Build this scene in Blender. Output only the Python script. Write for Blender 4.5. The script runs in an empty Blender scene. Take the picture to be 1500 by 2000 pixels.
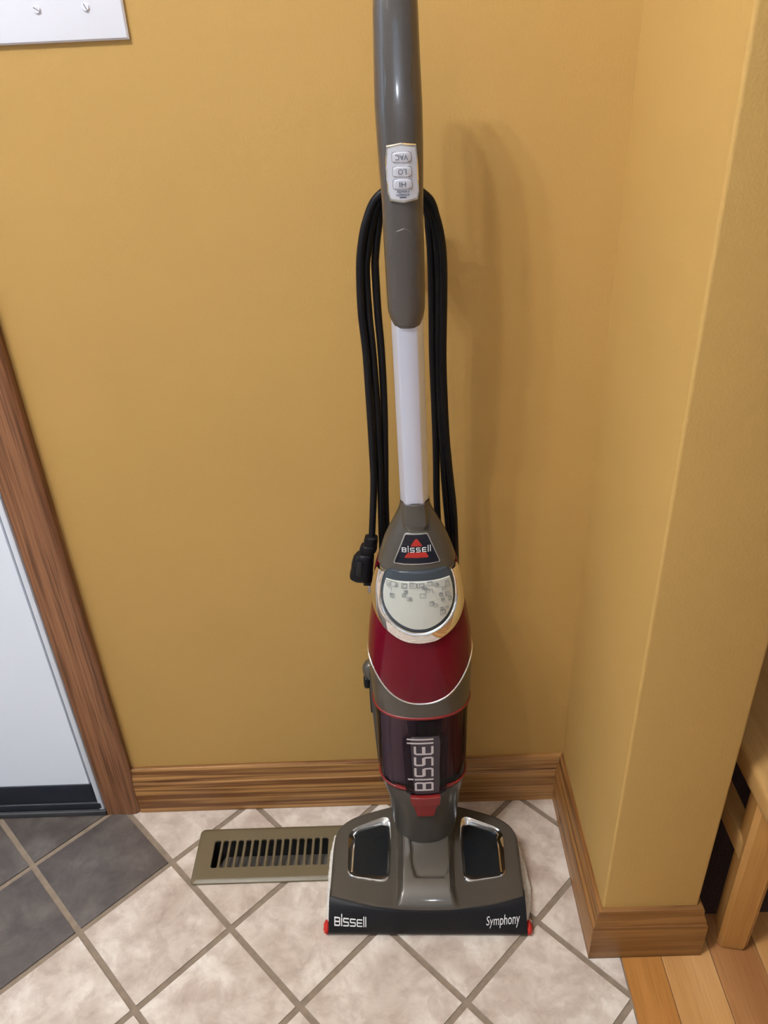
import bpy, bmesh, math, random
import numpy as np
from mathutils import Vector, Matrix
random.seed(7)
R = math.radians
SC = bpy.context.scene
COL = SC.collection

# ------------------------------------------------------------------ camera
PITCH, ROLL, YAW = 31.264, -2.7415, -1.0298
cam_data = bpy.data.cameras.new('camera')
cam = bpy.data.objects.new('camera', cam_data)
COL.objects.link(cam)
cp, sp, cy, sy = math.cos(R(PITCH)), math.sin(R(PITCH)), math.cos(R(YAW)), math.sin(R(YAW))
fw = Vector((sy * cp, cy * cp, -sp))
rt = Vector((cy, -sy, 0))
up = rt.cross(fw)
rt2 = rt * math.cos(R(ROLL)) + up * math.sin(R(ROLL))
up2 = -rt * math.sin(R(ROLL)) + up * math.cos(R(ROLL))
M = Matrix((rt2, up2, -fw)).transposed().to_4x4()
M.translation = (0, 0, 1.10)
cam.matrix_world = M
cam_data.sensor_fit = 'VERTICAL'
cam_data.sensor_height = 32.0
cam_data.lens = 1563.7 / 2000 * 32.0
cam_data.clip_start = 0.02
SC.camera = cam

# ------------------------------------------------------------------ sky, lamps, exposure
SC.view_settings.view_transform = 'Standard'
SC.view_settings.look = 'None'
SC.view_settings.gamma = 1.0
SC.view_settings.use_curve_mapping = False
SC.view_settings.exposure = 0.0
world = bpy.data.worlds.new('sky')
SC.world = world
world.use_nodes = True
bg = world.node_tree.nodes['Background']
bg.inputs[0].default_value = (0.50, 0.74, 1.0, 1)
bg.inputs[1].default_value = 3.2


def lamp(name, kind, loc, energy, color, **kw):
    d = bpy.data.lights.new(name, kind)
    d.energy = energy
    d.color = color
    for k, v in kw.items():
        setattr(d, k, v)
    o = bpy.data.objects.new(name, d)
    COL.objects.link(o)
    o.location = loc
    return o


# three bulbs of the ceiling fixture (up and to the left of the photographer)
for bx in (-0.60, -0.82, -0.99):
    lamp('ceiling_bulb', 'POINT', (bx, 0.0, 2.42), 38.5, (0.965, 0.975, 1.0), shadow_soft_size=0.026)
# unseen fill lamp, added further back in the room
lamp('fill_lamp', 'POINT', (-1.1, -1.7, 2.25), 6.0, (1.0, 0.93, 0.85), shadow_soft_size=0.06)
# the phone's own flash beside its lens
lamp('phone_flash', 'POINT', (0.012, -0.012, 1.113), 1.4, (0.82, 0.88, 1.0), shadow_soft_size=0.004)
# daylight portals in the two window openings
pl = lamp('window_light', 'AREA', (-1.99, -0.25, 1.45), 1.0, (1, 1, 1), shape='RECTANGLE', size=1.1, size_y=1.2)
pl.rotation_euler = (0, R(-90), 0)
pl.data.cycles.is_portal = True
pl = lamp('window_light', 'AREA', (-0.025, -2.59, 1.65), 1.0, (1, 1, 1), shape='RECTANGLE', size=0.65, size_y=0.9)
pl.rotation_euler = (R(90), 0, 0)
pl.data.cycles.is_portal = True


# ------------------------------------------------------------------ helpers
def link(name, me, parent=None, mats=()):
    o = bpy.data.objects.new(name, me)
    COL.objects.link(o)
    for m in mats:
        if me is not None and m.name not in [x.name for x in me.materials]:
            me.materials.append(m)
    if parent:
        o.parent = parent
    return o


def mesh(name, v, f, mat, parent=None, smooth=None, loc=None):
    me = bpy.data.meshes.new(name)
    me.from_pydata([tuple(map(float, p)) for p in v], [], [tuple(map(int, q)) for q in f])
    bm = bmesh.new()
    bm.from_mesh(me)
    bmesh.ops.recalc_face_normals(bm, faces=bm.faces)
    bm.to_mesh(me)
    bm.free()
    if smooth is not None:
        for p in me.polygons:
            p.use_smooth = True
        me.set_sharp_from_angle(angle=R(smooth))
    o = link(name, me, parent, (mat,))
    if loc:
        o.location = loc
    return o


def frombm(name, bm, mat, parent=None, smooth=None):
    me = bpy.data.meshes.new(name)
    bmesh.ops.recalc_face_normals(bm, faces=bm.faces)
    bm.to_mesh(me)
    bm.free()
    if smooth is not None:
        for p in me.polygons:
            p.use_smooth = True
        me.set_sharp_from_angle(angle=R(smooth))
    return link(name, me, parent, (mat,))


def bm_box(bm, lo, hi, bev=0.0, seg=2):
    r = bmesh.ops.create_cube(bm, size=1.0)
    vs = r['verts']
    for v in vs:
        v.co = Vector([(lo[k] + hi[k]) / 2 + v.co[k] * (hi[k] - lo[k]) for k in range(3)])
    if bev:
        es = list({e for v in vs for e in v.link_edges})
        bmesh.ops.bevel(bm, geom=es, offset=bev, segments=seg, affect='EDGES', profile=0.5)


def box(name, lo, hi, mat, parent=None, bev=0.0, seg=2):
    bm = bmesh.new()
    bm_box(bm, lo, hi, bev, seg)
    return frombm(name, bm, mat, parent, 40 if bev else None)


def tag(o, label=None, cat=None, kind=None, group=None):
    if label: o['label'] = label
    if cat: o['category'] = cat
    if kind: o['kind'] = kind
    if group: o['group'] = group
    return o


def empty(name, loc=(0, 0, 0)):
    o = bpy.data.objects.new(name, None)
    o.empty_display_size = 0.05
    COL.objects.link(o)
    o.location = loc
    return o


def spline(pts, n):
    """Catmull-Rom through pts."""
    P = [np.array(p, float) for p in pts]
    P = [2 * P[0] - P[1]] + P + [2 * P[-1] - P[-2]]
    out = []
    for i in range(1, len(P) - 2):
        for t in np.linspace(0, 1, n, endpoint=False):
            a, b, c, d = P[i - 1], P[i], P[i + 1], P[i + 2]
            out.append(0.5 * (2 * b + (c - a) * t + (2 * a - 5 * b + 4 * c - d) * t * t + (3 * b - a - 3 * c + d) * t ** 3))
    out.append(P[-2])
    return out


def tube_geo(path, rad, sides=8, closed=False):
    V, F = [], []
    n = len(path)
    prev = None
    for i in range(n):
        a = path[(i - 1) % n] if (i or closed) else path[0]
        b = path[(i + 1) % n] if (i < n - 1 or closed) else path[-1]
        t = Vector(b - a).normalized()
        if prev is None:
            ref = Vector((0, 1, 0)) if abs(t.y) < 0.9 else Vector((1, 0, 0))
            nx = t.cross(ref).normalized()
        else:
            nx = (prev - t * prev.dot(t)).normalized()
        prev = nx
        ny = t.cross(nx)
        r = rad(i / (n - 1)) if callable(rad) else rad
        for k in range(sides):
            a2 = 2 * math.pi * k / sides
            V.append(Vector(path[i]) + nx * (r * math.cos(a2)) + ny * (r * math.sin(a2)))
    for i in range(n if closed else n - 1):
        j = (i + 1) % n
        for k in range(sides):
            k2 = (k + 1) % sides
            F.append((i * sides + k, i * sides + k2, j * sides + k2, j * sides + k))
    if not closed:
        F.append(tuple(range(sides)))
        F.append(tuple((n - 1) * sides + k for k in range(sides)))
    return V, F


def sdf(px, py, poly):
    """signed distance to a polygon (negative inside), numpy arrays."""
    poly = np.array(poly, float)
    d = np.full(px.shape, 1e9)
    inside = np.zeros(px.shape, bool)
    for i in range(len(poly)):
        a, b = poly[i], poly[(i + 1) % len(poly)]
        e = b - a
        t = np.clip(((px - a[0]) * e[0] + (py - a[1]) * e[1]) / (e @ e), 0, 1)
        d = np.minimum(d, np.hypot(px - a[0] - t * e[0], py - a[1] - t * e[1]))
        c = ((a[1] > py) != (b[1] > py)) & (px < (b[0] - a[0]) * (py - a[1]) / (b[1] - a[1] + 1e-12) + a[0])
        inside ^= c
    return np.where(inside, -d, d)


def sstep(a, b, x):
    t = np.clip((x - a) / (b - a), 0, 1)
    return t * t * (3 - 2 * t)


# ------------------------------------------------------------------ materials
def newmat(name):
    m = bpy.data.materials.new(name)
    m.use_nodes = True
    nt = m.node_tree
    return m, nt, nt.nodes['Principled BSDF']


def setp(b, **kw):
    names = {'base': 'Base Color', 'rough': 'Roughness', 'metal': 'Metallic', 'coat': 'Coat Weight',
             'coatr': 'Coat Roughness', 'spec': 'Specular IOR Level', 'sheen': 'Sheen Weight', 'trans': 'Transmission Weight'}
    for k, v in kw.items():
        b.inputs[names[k]].default_value = (*v, 1) if isinstance(v, tuple) else v


def plain(name, base, rough=0.5, grain=0.0, gscale=300, bump=0.0, bscale=200, **kw):
    m, nt, b = newmat(name)
    setp(b, base=base, rough=rough, **kw)
    N, L = nt.nodes, nt.links
    tc = N.new('ShaderNodeTexCoord')
    if grain:
        n = N.new('ShaderNodeTexNoise')
        n.inputs['Scale'].default_value = gscale
        n.inputs['Detail'].default_value = 3
        L.new(tc.outputs['Object'], n.inputs['Vector'])
        r = N.new('ShaderNodeValToRGB')
        r.color_ramp.elements[0].position = 0.3
        r.color_ramp.elements[1].position = 0.7
        r.color_ramp.elements[0].color = (*[c * (1 - grain) for c in base], 1)
        r.color_ramp.elements[1].color = (*[min(1, c * (1 + grain)) for c in base], 1)
        L.new(n.outputs['Fac'], r.inputs['Fac'])
        L.new(r.outputs['Color'], b.inputs['Base Color'])
    if bump:
        n2 = N.new('ShaderNodeTexNoise')
        n2.inputs['Scale'].default_value = bscale
        n2.inputs['Detail'].default_value = 4
        L.new(tc.outputs['Object'], n2.inputs['Vector'])
        bp = N.new('ShaderNodeBump')
        bp.inputs['Strength'].default_value = bump
        bp.inputs['Distance'].default_value = 0.001
        L.new(n2.outputs['Fac'], bp.inputs['Height'])
        L.new(bp.outputs['Normal'], b.inputs['Normal'])
    return m


def wood(name, light, dark, axis, rough=0.38, fine=150.0, coarse=26.0, contrast=(0.38, 0.62), along=2.2, vary=0.0, knots=0.25):
    """straight wood grain along one axis, pores as fine dark dashes."""
    m, nt, b = newmat(name)
    setp(b, rough=rough, spec=0.45)
    N, L = nt.nodes, nt.links
    tc = N.new('ShaderNodeTexCoord')
    oi = N.new('ShaderNodeObjectInfo')
    off = N.new('ShaderNodeVectorMath')
    off.operation = 'ADD'
    mul = N.new('ShaderNodeMath')
    mul.operation = 'MULTIPLY'
    mul.inputs[1].default_value = 7.3
    L.new(oi.outputs['Random'], mul.inputs[0])
    L.new(tc.outputs['Object'], off.inputs[0])
    L.new(mul.outputs[0], off.inputs[1])

    def tex(across, alongs, detail, dist=0.0):
        mp = N.new('ShaderNodeMapping')
        s = [across] * 3
        s[axis] = alongs
        mp.inputs['Scale'].default_value = s
        L.new(off.outputs[0], mp.inputs['Vector'])
        n = N.new('ShaderNodeTexNoise')
        n.inputs['Scale'].default_value = 1.0
        n.inputs['Detail'].default_value = detail
        n.inputs['Distortion'].default_value = dist
        L.new(mp.outputs[0], n.inputs['Vector'])
        return n.outputs['Fac']
    a = tex(coarse * 3.2, along, 3, 0.35)
    p = tex(fine * 4, fine * 0.09, 2)
    ra = N.new('ShaderNodeValToRGB')
    ra.color_ramp.elements[0].position, ra.color_ramp.elements[1].position = contrast
    ra.color_ramp.elements[0].color = (*dark, 1)
    ra.color_ramp.elements[1].color = (*light, 1)
    L.new(a, ra.inputs['Fac'])
    rp = N.new('ShaderNodeValToRGB')
    rp.color_ramp.elements[0].position, rp.color_ramp.elements[1].position = 0.36, 0.50
    g = 1 - knots
    rp.color_ramp.elements[0].color = (g, g * 0.96, g * 0.92, 1)
    rp.color_ramp.elements[1].color = (1, 1, 1, 1)
    L.new(p, rp.inputs['Fac'])
    mx = N.new('ShaderNodeMixRGB')
    mx.blend_type = 'MULTIPLY'
    mx.inputs[0].default_value = 1
    L.new(ra.outputs[0], mx.inputs[1])
    L.new(rp.outputs[0], mx.inputs[2])
    out = mx.outputs[0]
    if vary:
        hs = N.new('ShaderNodeHueSaturation')
        mr = N.new('ShaderNodeMapRange')
        mr.inputs['To Min'].default_value = 1 - vary
        mr.inputs['To Max'].default_value = 1 + vary
        L.new(oi.outputs['Random'], mr.inputs['Value'])
        L.new(mr.outputs[0], hs.inputs['Value'])
        L.new(out, hs.inputs['Color'])
        out = hs.outputs[0]
    L.new(out, b.inputs['Base Color'])
    bp = N.new('ShaderNodeBump')
    bp.inputs['Strength'].default_value = 0.25
    bp.inputs['Distance'].default_value = 0.0006
    L.new(p, bp.inputs['Height'])
    L.new(bp.outputs[0], b.inputs['Normal'])
    return m


def stone(name, cols, rough, seedmul, scale=9.0, veins=(0.7, 0.7, 0.7)):
    """mottled glazed ceramic: cloudy patches that differ from tile to tile."""
    m, nt, b = newmat(name)
    setp(b, rough=rough, spec=0.5)
    N, L = nt.nodes, nt.links
    tc = N.new('ShaderNodeTexCoord')
    oi = N.new('ShaderNodeObjectInfo')
    mul = N.new('ShaderNodeMath')
    mul.operation = 'MULTIPLY'
    mul.inputs[1].default_value = seedmul
    L.new(oi.outputs['Random'], mul.inputs[0])
    off = N.new('ShaderNodeVectorMath')
    off.operation = 'ADD'
    L.new(tc.outputs['Object'], off.inputs[0])
    L.new(mul.outputs[0], off.inputs[1])

    def noise(s, d, dist):
        n = N.new('ShaderNodeTexNoise')
        n.inputs['Scale'].default_value = s
        n.inputs['Detail'].default_value = d
        n.inputs['Roughness'].default_value = 0.6
        n.inputs['Distortion'].default_value = dist
        L.new(off.outputs[0], n.inputs['Vector'])
        return n
    n1 = noise(scale * 1.8, 8, 0.35)
    r = N.new('ShaderNodeValToRGB')
    cr = r.color_ramp
    cr.elements[0].position, cr.elements[1].position = 0.30, 0.72
    cr.elements[0].color = (*cols[0], 1)
    cr.elements[1].color = (*cols[-1], 1)
    for k, c in enumerate(cols[1:-1]):
        e = cr.elements.new(0.30 + 0.42 * (k + 1) / (len(cols) - 1))
        e.color = (*c, 1)
    L.new(n1.outputs['Fac'], r.inputs['Fac'])
    n2 = noise(scale * 4.0, 7, 0.5)
    r2 = N.new('ShaderNodeValToRGB')
    r2.color_ramp.elements[0].position, r2.color_ramp.elements[1].position = 0.40, 0.54
    r2.color_ramp.elements[0].color = (*veins, 1)
    r2.color_ramp.elements[1].color = (1, 1, 1, 1)
    L.new(n2.outputs['Fac'], r2.inputs['Fac'])
    mx = N.new('ShaderNodeMixRGB')
    mx.blend_type = 'MULTIPLY'
    mx.inputs[0].default_value = 1
    L.new(r.outputs[0], mx.inputs[1])
    L.new(r2.outputs[0], mx.inputs[2])
    L.new(mx.outputs[0], b.inputs['Base Color'])
    bp = N.new('ShaderNodeBump')
    bp.inputs['Strength'].default_value = 0.3
    bp.inputs['Distance'].default_value = 0.0012
    L.new(n1.outputs['Fac'], bp.inputs['Height'])
    L.new(bp.outputs[0], b.inputs['Normal'])
    return m


WALL = plain('gold_wall_paint', (0.475, 0.290, 0.088), 0.62, grain=0.02, gscale=6, bump=0.35, bscale=420, spec=0.3)
CEIL = plain('ceiling_paint', (0.82, 0.80, 0.76), 0.9, bump=0.3, bscale=150)
ROOMW = plain('room_wall_paint', (0.56, 0.55, 0.53), 0.7, bump=0.2, bscale=300)
WHITE = plain('white_door_paint', (0.82, 0.88, 0.98), 0.42, bump=0.05, bscale=60)
PLATE = plain('white_switch_plastic', (0.74, 0.75, 0.82), 0.3)
RUBBER = plain('dark_rubber', (0.008, 0.012, 0.022), 0.5, bump=0.2, bscale=300)
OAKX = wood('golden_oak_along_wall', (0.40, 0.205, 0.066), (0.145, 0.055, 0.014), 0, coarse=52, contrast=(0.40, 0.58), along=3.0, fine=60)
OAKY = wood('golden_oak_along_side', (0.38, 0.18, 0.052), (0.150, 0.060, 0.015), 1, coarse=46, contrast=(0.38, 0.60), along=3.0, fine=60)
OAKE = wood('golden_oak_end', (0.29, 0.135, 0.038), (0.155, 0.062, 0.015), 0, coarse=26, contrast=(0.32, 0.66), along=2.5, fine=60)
CASE = wood('brown_oak_casing', (0.30, 0.135, 0.062), (0.17, 0.070, 0.030), 2, contrast=(0.34, 0.66), along=2.5, coarse=60, fine=80, knots=0.45)
PLANKS = [wood('floor_wood_honey', (0.47, 0.215, 0.055), (0.35, 0.145, 0.033), 1, contrast=(0.30, 0.7), rough=0.33, coarse=22, knots=0.12),
          wood('floor_wood_pale', (0.60, 0.335, 0.130), (0.48, 0.24, 0.078), 1, contrast=(0.30, 0.7), rough=0.33, coarse=14, knots=0.10),
          wood('floor_wood_reddish', (0.40, 0.190, 0.070), (0.29, 0.122, 0.040), 1, contrast=(0.30, 0.7), rough=0.33, coarse=20, knots=0.12)]
STOOLW = wood('pale_stool_wood', (0.52, 0.27, 0.075), (0.42, 0.20, 0.05), 2, contrast=(0.25, 0.75), rough=0.4, coarse=18, knots=0.08)
STOOLS = wood('stool_seat_wood', (0.50, 0.29, 0.10), (0.40, 0.22, 0.07), 1, contrast=(0.25, 0.75), rough=0.4, coarse=12, knots=0.08)
TILE = stone('beige_tile_glaze', [(0.44, 0.355, 0.295), (0.61, 0.525, 0.45), (0.80, 0.735, 0.66)], 0.30, 31.0, veins=(0.84, 0.81, 0.80))
TILED = stone('slate_tile_glaze', [(0.060, 0.050, 0.046), (0.100, 0.083, 0.074), (0.150, 0.128, 0.116)], 0.28, 17.0, veins=(0.80, 0.80, 0.82))
GROUT = plain('grout', (0.235, 0.180, 0.130), 0.85, grain=0.12, gscale=90, bump=0.4, bscale=500)
REG = plain('tan_register_enamel', (0.125, 0.096, 0.052), 0.42)
DAMP = plain('grey_damper_steel', (0.22, 0.21, 0.20), 0.45, metal=0.5)
DUCT = plain('dark_duct_steel', (0.02, 0.018, 0.016), 0.7)
STEEL = plain('steel', (0.6, 0.6, 0.62), 0.3, metal=1.0)
PEWTER = plain('pewter_plastic', (0.072, 0.064, 0.053), 0.34, grain=0.10, gscale=2600, metal=0.25, coat=0.40, coatr=0.06, spec=0.35)
GRIPM = plain('graphite_grip_plastic', (0.080, 0.072, 0.068), 0.32, grain=0.2, gscale=2400, metal=0.35, coat=0.45, coatr=0.10)
SILVER = plain('silver_tube_paint', (0.68, 0.74, 0.91), 0.30, grain=0.03, gscale=3000, metal=0.60)
CHROME = plain('chrome', (0.90, 0.90, 0.90), 0.05, metal=1.0)
RED = plain('crimson_tank_plastic', (0.125, 0.0008, 0.010), 0.10, spec=0.22, coat=0.0)
REDT = plain('red_trim_plastic', (0.36, 0.020, 0.012), 0.3)
REDS = plain('dark_red_seal', (0.190, 0.010, 0.009), 0.35)
REDF = plain('red_fabric', (0.50, 0.020, 0.010), 0.8)
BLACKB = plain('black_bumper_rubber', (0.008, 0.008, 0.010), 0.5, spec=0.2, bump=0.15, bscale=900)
BLACKG = plain('black_gloss_badge', (0.006, 0.007, 0.014), 0.12)
BLUEG = plain('blue_grey_lens_rim', (0.040, 0.052, 0.065), 0.22)
LENS = plain('silver_display_face', (0.56, 0.58, 0.53), 0.30, metal=0.15, coat=0.4, coatr=0.05)
PRINT = plain('grey_print', (0.20, 0.22, 0.22), 0.5)
WTXT = plain('white_print', (0.80, 0.79, 0.78), 0.5)
GTXT = plain('pale_lilac_print', (0.52, 0.46, 0.46), 0.5)
DTXT = plain('dark_blue_print', (0.05, 0.06, 0.10), 0.5)
PANELW = plain('silver_control_panel', (0.66, 0.67, 0.74), 0.22, metal=0.35)
CORD = plain('black_cord_rubber', (0.004, 0.004, 0.006), 0.45, spec=0.22)
DWIN = plain('dark_window_ribbed', (0.006, 0.008, 0.010), 0.25, spec=0.25, bump=0.3, bscale=400)
FILTER = plain('maroon_filter', (0.17, 0.028, 0.026), 0.5)
COREM = plain('grey_cyclone_plastic', (0.34, 0.25, 0.30), 0.4)
PADM = plain('white_microfibre', (0.72, 0.69, 0.63), 0.95, bump=0.8, bscale=600)


def smoke(name, tint, rough):
    """tinted clear plastic shell."""
    m, nt, b = newmat(name)
    N, L = nt.nodes, nt.links
    out = N['Material Output']
    setp(b, base=(0.02, 0.015, 0.02), rough=rough, coat=0.3)
    tr = N.new('ShaderNodeBsdfTransparent')
    tr.inputs[0].default_value = (*tint, 1)
    fr = N.new('ShaderNodeFresnel')
    fr.inputs[0].default_value = 1.5
    mr = N.new('ShaderNodeMapRange')
    mr.inputs['To Min'].default_value = 0.16
    mr.inputs['To Max'].default_value = 1.0
    L.new(fr.outputs[0], mr.inputs['Value'])
    mx = N.new('ShaderNodeMixShader')
    L.new(mr.outputs[0], mx.inputs[0])
    L.new(tr.outputs[0], mx.inputs[1])
    L.new(b.outputs[0], mx.inputs[2])
    L.new(mx.outputs[0], out.inputs[0])
    return m


SMOKE = smoke('smoke_plastic', (0.82, 0.72, 0.77), 0.06)
SMOKED = smoke('dark_smoke_plastic', (0.58, 0.54, 0.66), 0.05)

# ------------------------------------------------------------------ room shell
YW = 0.893      # back wall face
XW = 0.2515     # side face of the wall stub
YC = 0.629      # end face of the wall stub
XE = 0.3775     # far side face of the wall stub
XL, YB, ZC, XR = -2.0, -2.6, 2.52, 2.6


def struct(o):
    o['kind'] = 'structure'
    return o


struct(box('wall_back', (XL, YW, 0), (XW, YW + 0.10, ZC), WALL))
bm = bmesh.new()
bm_box(bm, (XW, YC, 0), (XE, 2.2, ZC))
es = [e for e in bm.edges if abs(e.verts[0].co.x - e.verts[1].co.x) < 1e-6 and abs(e.verts[0].co.y - e.verts[1].co.y) < 1e-6 and e.verts[0].co.y < 1]
bmesh.ops.bevel(bm, geom=es, offset=0.0035, segments=4, affect='EDGES', profile=0.5)
struct(frombm('wall_right', bm, WALL, None, 60))
struct(box('wall_far', (XE, 2.1, 0), (XR, 2.2, ZC), ROOMW))
struct(box('wall_end', (XR, YB, 0), (XR + 0.1, 2.2, ZC), ROOMW))
struct(box('ceiling', (XL - 0.1, YB - 0.1, ZC), (XR + 0.1, 2.3, ZC + 0.08), CEIL))


def wall_with_opening(name, axis, pos, thick, a0, a1, o0, o1, z0, z1):
    bm = bmesh.new()

    def b(lo, hi, zl, zh):
        if axis == 0:
            bm_box(bm, (pos - thick, lo, zl), (pos, hi, zh))
        else:
            bm_box(bm, (lo, pos - thick, zl), (hi, pos, zh))
    b(a0, o0, 0, ZC)
    b(o1, a1, 0, ZC)
    b(o0, o1, 0, z0)
    b(o0, o1, z1, ZC)
    return struct(frombm(name, bm, ROOMW))


wall_with_opening('wall_left', 0, XL, 0.10, YB, YW, -0.80, 0.30, 0.85, 2.05)
wall_with_opening('wall_front', 1, YB, 0.10, XL, XR, -0.35, 0.30, 1.2, 2.10)
GLASS, gnt, gb = newmat('window_glass')
tr = gnt.nodes.new('ShaderNodeBsdfTransparent')
tr.inputs[0].default_value = (0.94, 0.96, 0.97, 1)
gl = gnt.nodes.new('ShaderNodeBsdfGlossy')
gl.inputs['Roughness'].default_value = 0.0
gm = gnt.nodes.new('ShaderNodeMixShader')
gm.inputs[0].default_value = 0.06
gnt.links.new(tr.outputs[0], gm.inputs[1])
gnt.links.new(gl.outputs[0], gm.inputs[2])
gnt.links.new(gm.outputs[0], gnt.nodes['Material Output'].inputs[0])


def window(name, axis, pos, a0, a1, z0, z1):
    bm = bmesh.new()
    t = 0.05

    def b(lo, hi, zl, zh):
        if axis == 0:
            bm_box(bm, (pos - 0.07, lo, zl), (pos + 0.012, hi, zh), 0.004, 1)
        else:
            bm_box(bm, (lo, pos - 0.07, zl), (hi, pos + 0.012, zh), 0.004, 1)
    b(a0, a0 + t, z0, z1)
    b(a1 - t, a1, z0, z1)
    b(a0 + t, a1 - t, z0, z0 + t)
    b(a0 + t, a1 - t, z1 - t, z1)
    zm = (z0 + z1) / 2
    b(a0 + t, a1 - t, zm - 0.02, zm + 0.02)
    w = struct(frombm(name, bm, WHITE))
    if axis == 0:
        box('pane', (pos - 0.04, a0 + t, z0 + t), (pos - 0.036, a1 - t, z1 - t), GLASS, w)
    else:
        box('pane', (a0 + t, pos - 0.04, z0 + t), (a1 - t, pos - 0.036, z1 - t), GLASS, w)
    return w


window('window_1', 0, XL, -0.80, 0.30, 0.85, 2.05)
window('window_2', 1, YB, -0.35, 0.30, 1.2, 2.10)

# ------------------------------------------------------------------ floor: grout bed, tiles, planks
XT = 0.2835                      # where tile meets wood
REGX = (-0.3345, -0.098)
REGY = (0.7445, 0.842)
HOLE = (-0.312, -0.122, 0.766, 0.822)
bm = bmesh.new()
for lo, hi in (((XL, YB), (HOLE[0], 1.05)), ((HOLE[1], YB), (XR, 2.15)), ((HOLE[0], YB), (HOLE[1], HOLE[2])), ((HOLE[0], HOLE[3]), (HOLE[1], 1.05))):
    bm_box(bm, (lo[0], lo[1], -0.06), (hi[0], hi[1], -0.0022))
floor = struct(frombm('floor', bm, GROUT))

ANG, PITCHT, GAP = R(-45.3416), 0.15518, 0.0088
OX, OY = -0.33648 * 1.1, 0.713865 * 1.1
TU = np.array([math.cos(ANG), math.sin(ANG)])
TV = np.array([-math.sin(ANG), math.cos(ANG)])


def clip(poly, nx, ny, c):
    out = []
    for i in range(len(poly)):
        a, b = poly[i], poly[(i + 1) % len(poly)]
        da, db = nx * a[0] + ny * a[1] - c, nx * b[0] + ny * b[1] - c
        if da <= 0: out.append(a)
        if da * db < 0:
            t = da / (da - db)
            out.append((a[0] + t * (b[0] - a[0]), a[1] + t * (b[1] - a[1])))
    return out


def tile_mesh(poly, mat, name='tile'):
    """polygon slab with an eased top edge."""
    bm = bmesh.new()
    vs = [bm.verts.new((p[0], p[1], 0)) for p in poly]
    f = bm.faces.new(vs)
    bmesh.ops.recalc_face_normals(bm, faces=[f])
    if f.normal.z < 0: bmesh.ops.reverse_faces(bm, faces=[f])
    ins = bmesh.ops.inset_region(bm, faces=[f], thickness=0.0020, depth=0)
    outer = [v for v in bm.verts if v not in f.verts]
    for v in outer: v.co.z = -0.0008
    ext = bmesh.ops.extrude_edge_only(bm, edges=[e for e in bm.edges if e.is_boundary])
    for v in ext['geom']:
        if isinstance(v, bmesh.types.BMVert): v.co.z = -0.009
    bmesh.ops.recalc_face_normals(bm, faces=bm.faces)
    me = bpy.data.meshes.new(name)
    bm.to_mesh(me)
    bm.free()
    me.materials.append(mat)
    for p in me.polygons: p.use_smooth = False
    return me


h = (PITCHT - GAP) / 2
SQ = [(-h, -h), (h, -h), (h, h), (-h, h)]
ca, sa = math.cos(ANG), math.sin(ANG)
SQR = [(x * ca - y * sa, x * sa + y * ca) for x, y in SQ]
ME_L, ME_D = tile_mesh(SQR, TILE), tile_mesh(SQR, TILED)
for i in range(-14, 15):
    for j in range(-14, 15):
        c = np.array([OX, OY]) + PITCHT * ((i + 0.5) * TU + (j + 0.5) * TV)
        if c[0] < -1.0 or c[0] > XT + 0.1 or c[1] < -0.25 or c[1] > 0.96: continue
        dark = i <= -1 and j <= -1
        poly = [(c[0] + x, c[1] + y) for x, y in SQR]
        me = ME_D if dark else ME_L
        if max(p[0] for p in poly) > XT - 0.002:
            pc = clip(poly, 1, 0, XT - 0.002)
            if len(pc) < 3: continue
            me = tile_mesh([(p[0] - c[0], p[1] - c[1]) for p in pc], TILE)
        hole = min(p[0] for p in poly) < HOLE[1] and max(p[0] for p in poly) > HOLE[0] and min(p[1] for p in poly) < HOLE[3] and max(p[1] for p in poly) > HOLE[2]
        if hole:
            # the register opening is sawn out of these tiles
            parts = []
            for cl in (((1, 0, HOLE[0]),), ((-1, 0, -HOLE[1]),), ((-1, 0, -HOLE[0]), (1, 0, HOLE[1]), (0, 1, HOLE[2])), ((-1, 0, -HOLE[0]), (1, 0, HOLE[1]), (0, -1, -HOLE[3]))):
                pc = poly
                for k in cl:
                    pc = clip(pc, *k) if len(pc) >= 3 else []
                if len(pc) >= 3: parts.append(pc)
            V, F = [], []
            for pc in parts:
                n0 = len(V)
                n = len(pc)
                V += [(p[0] - c[0], p[1] - c[1], -0.0003) for p in pc] + [(p[0] - c[0], p[1] - c[1], -0.009) for p in pc]
                F.append(tuple(n0 + k for k in range(n)))
                for k in range(n):
                    F.append((n0 + k, n0 + (k + 1) % n, n0 + n + (k + 1) % n, n0 + n + k))
            if not V: continue
            o = mesh('tile', V, F, TILE, floor)
        else:
            o = link('tile', me, floor)
        o.location = (c[0], c[1], random.uniform(-0.0003, 0.0))
bm = bmesh.new()
bm_box(bm, (XL, YB, -0.004), (XT - 0.002, -0.36, -0.001))
bm_box(bm, (XL, -0.36, -0.004), (-1.12, YW, -0.001))
tag(frombm('tile', bm, TILE, floor), kind='stuff')
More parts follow.
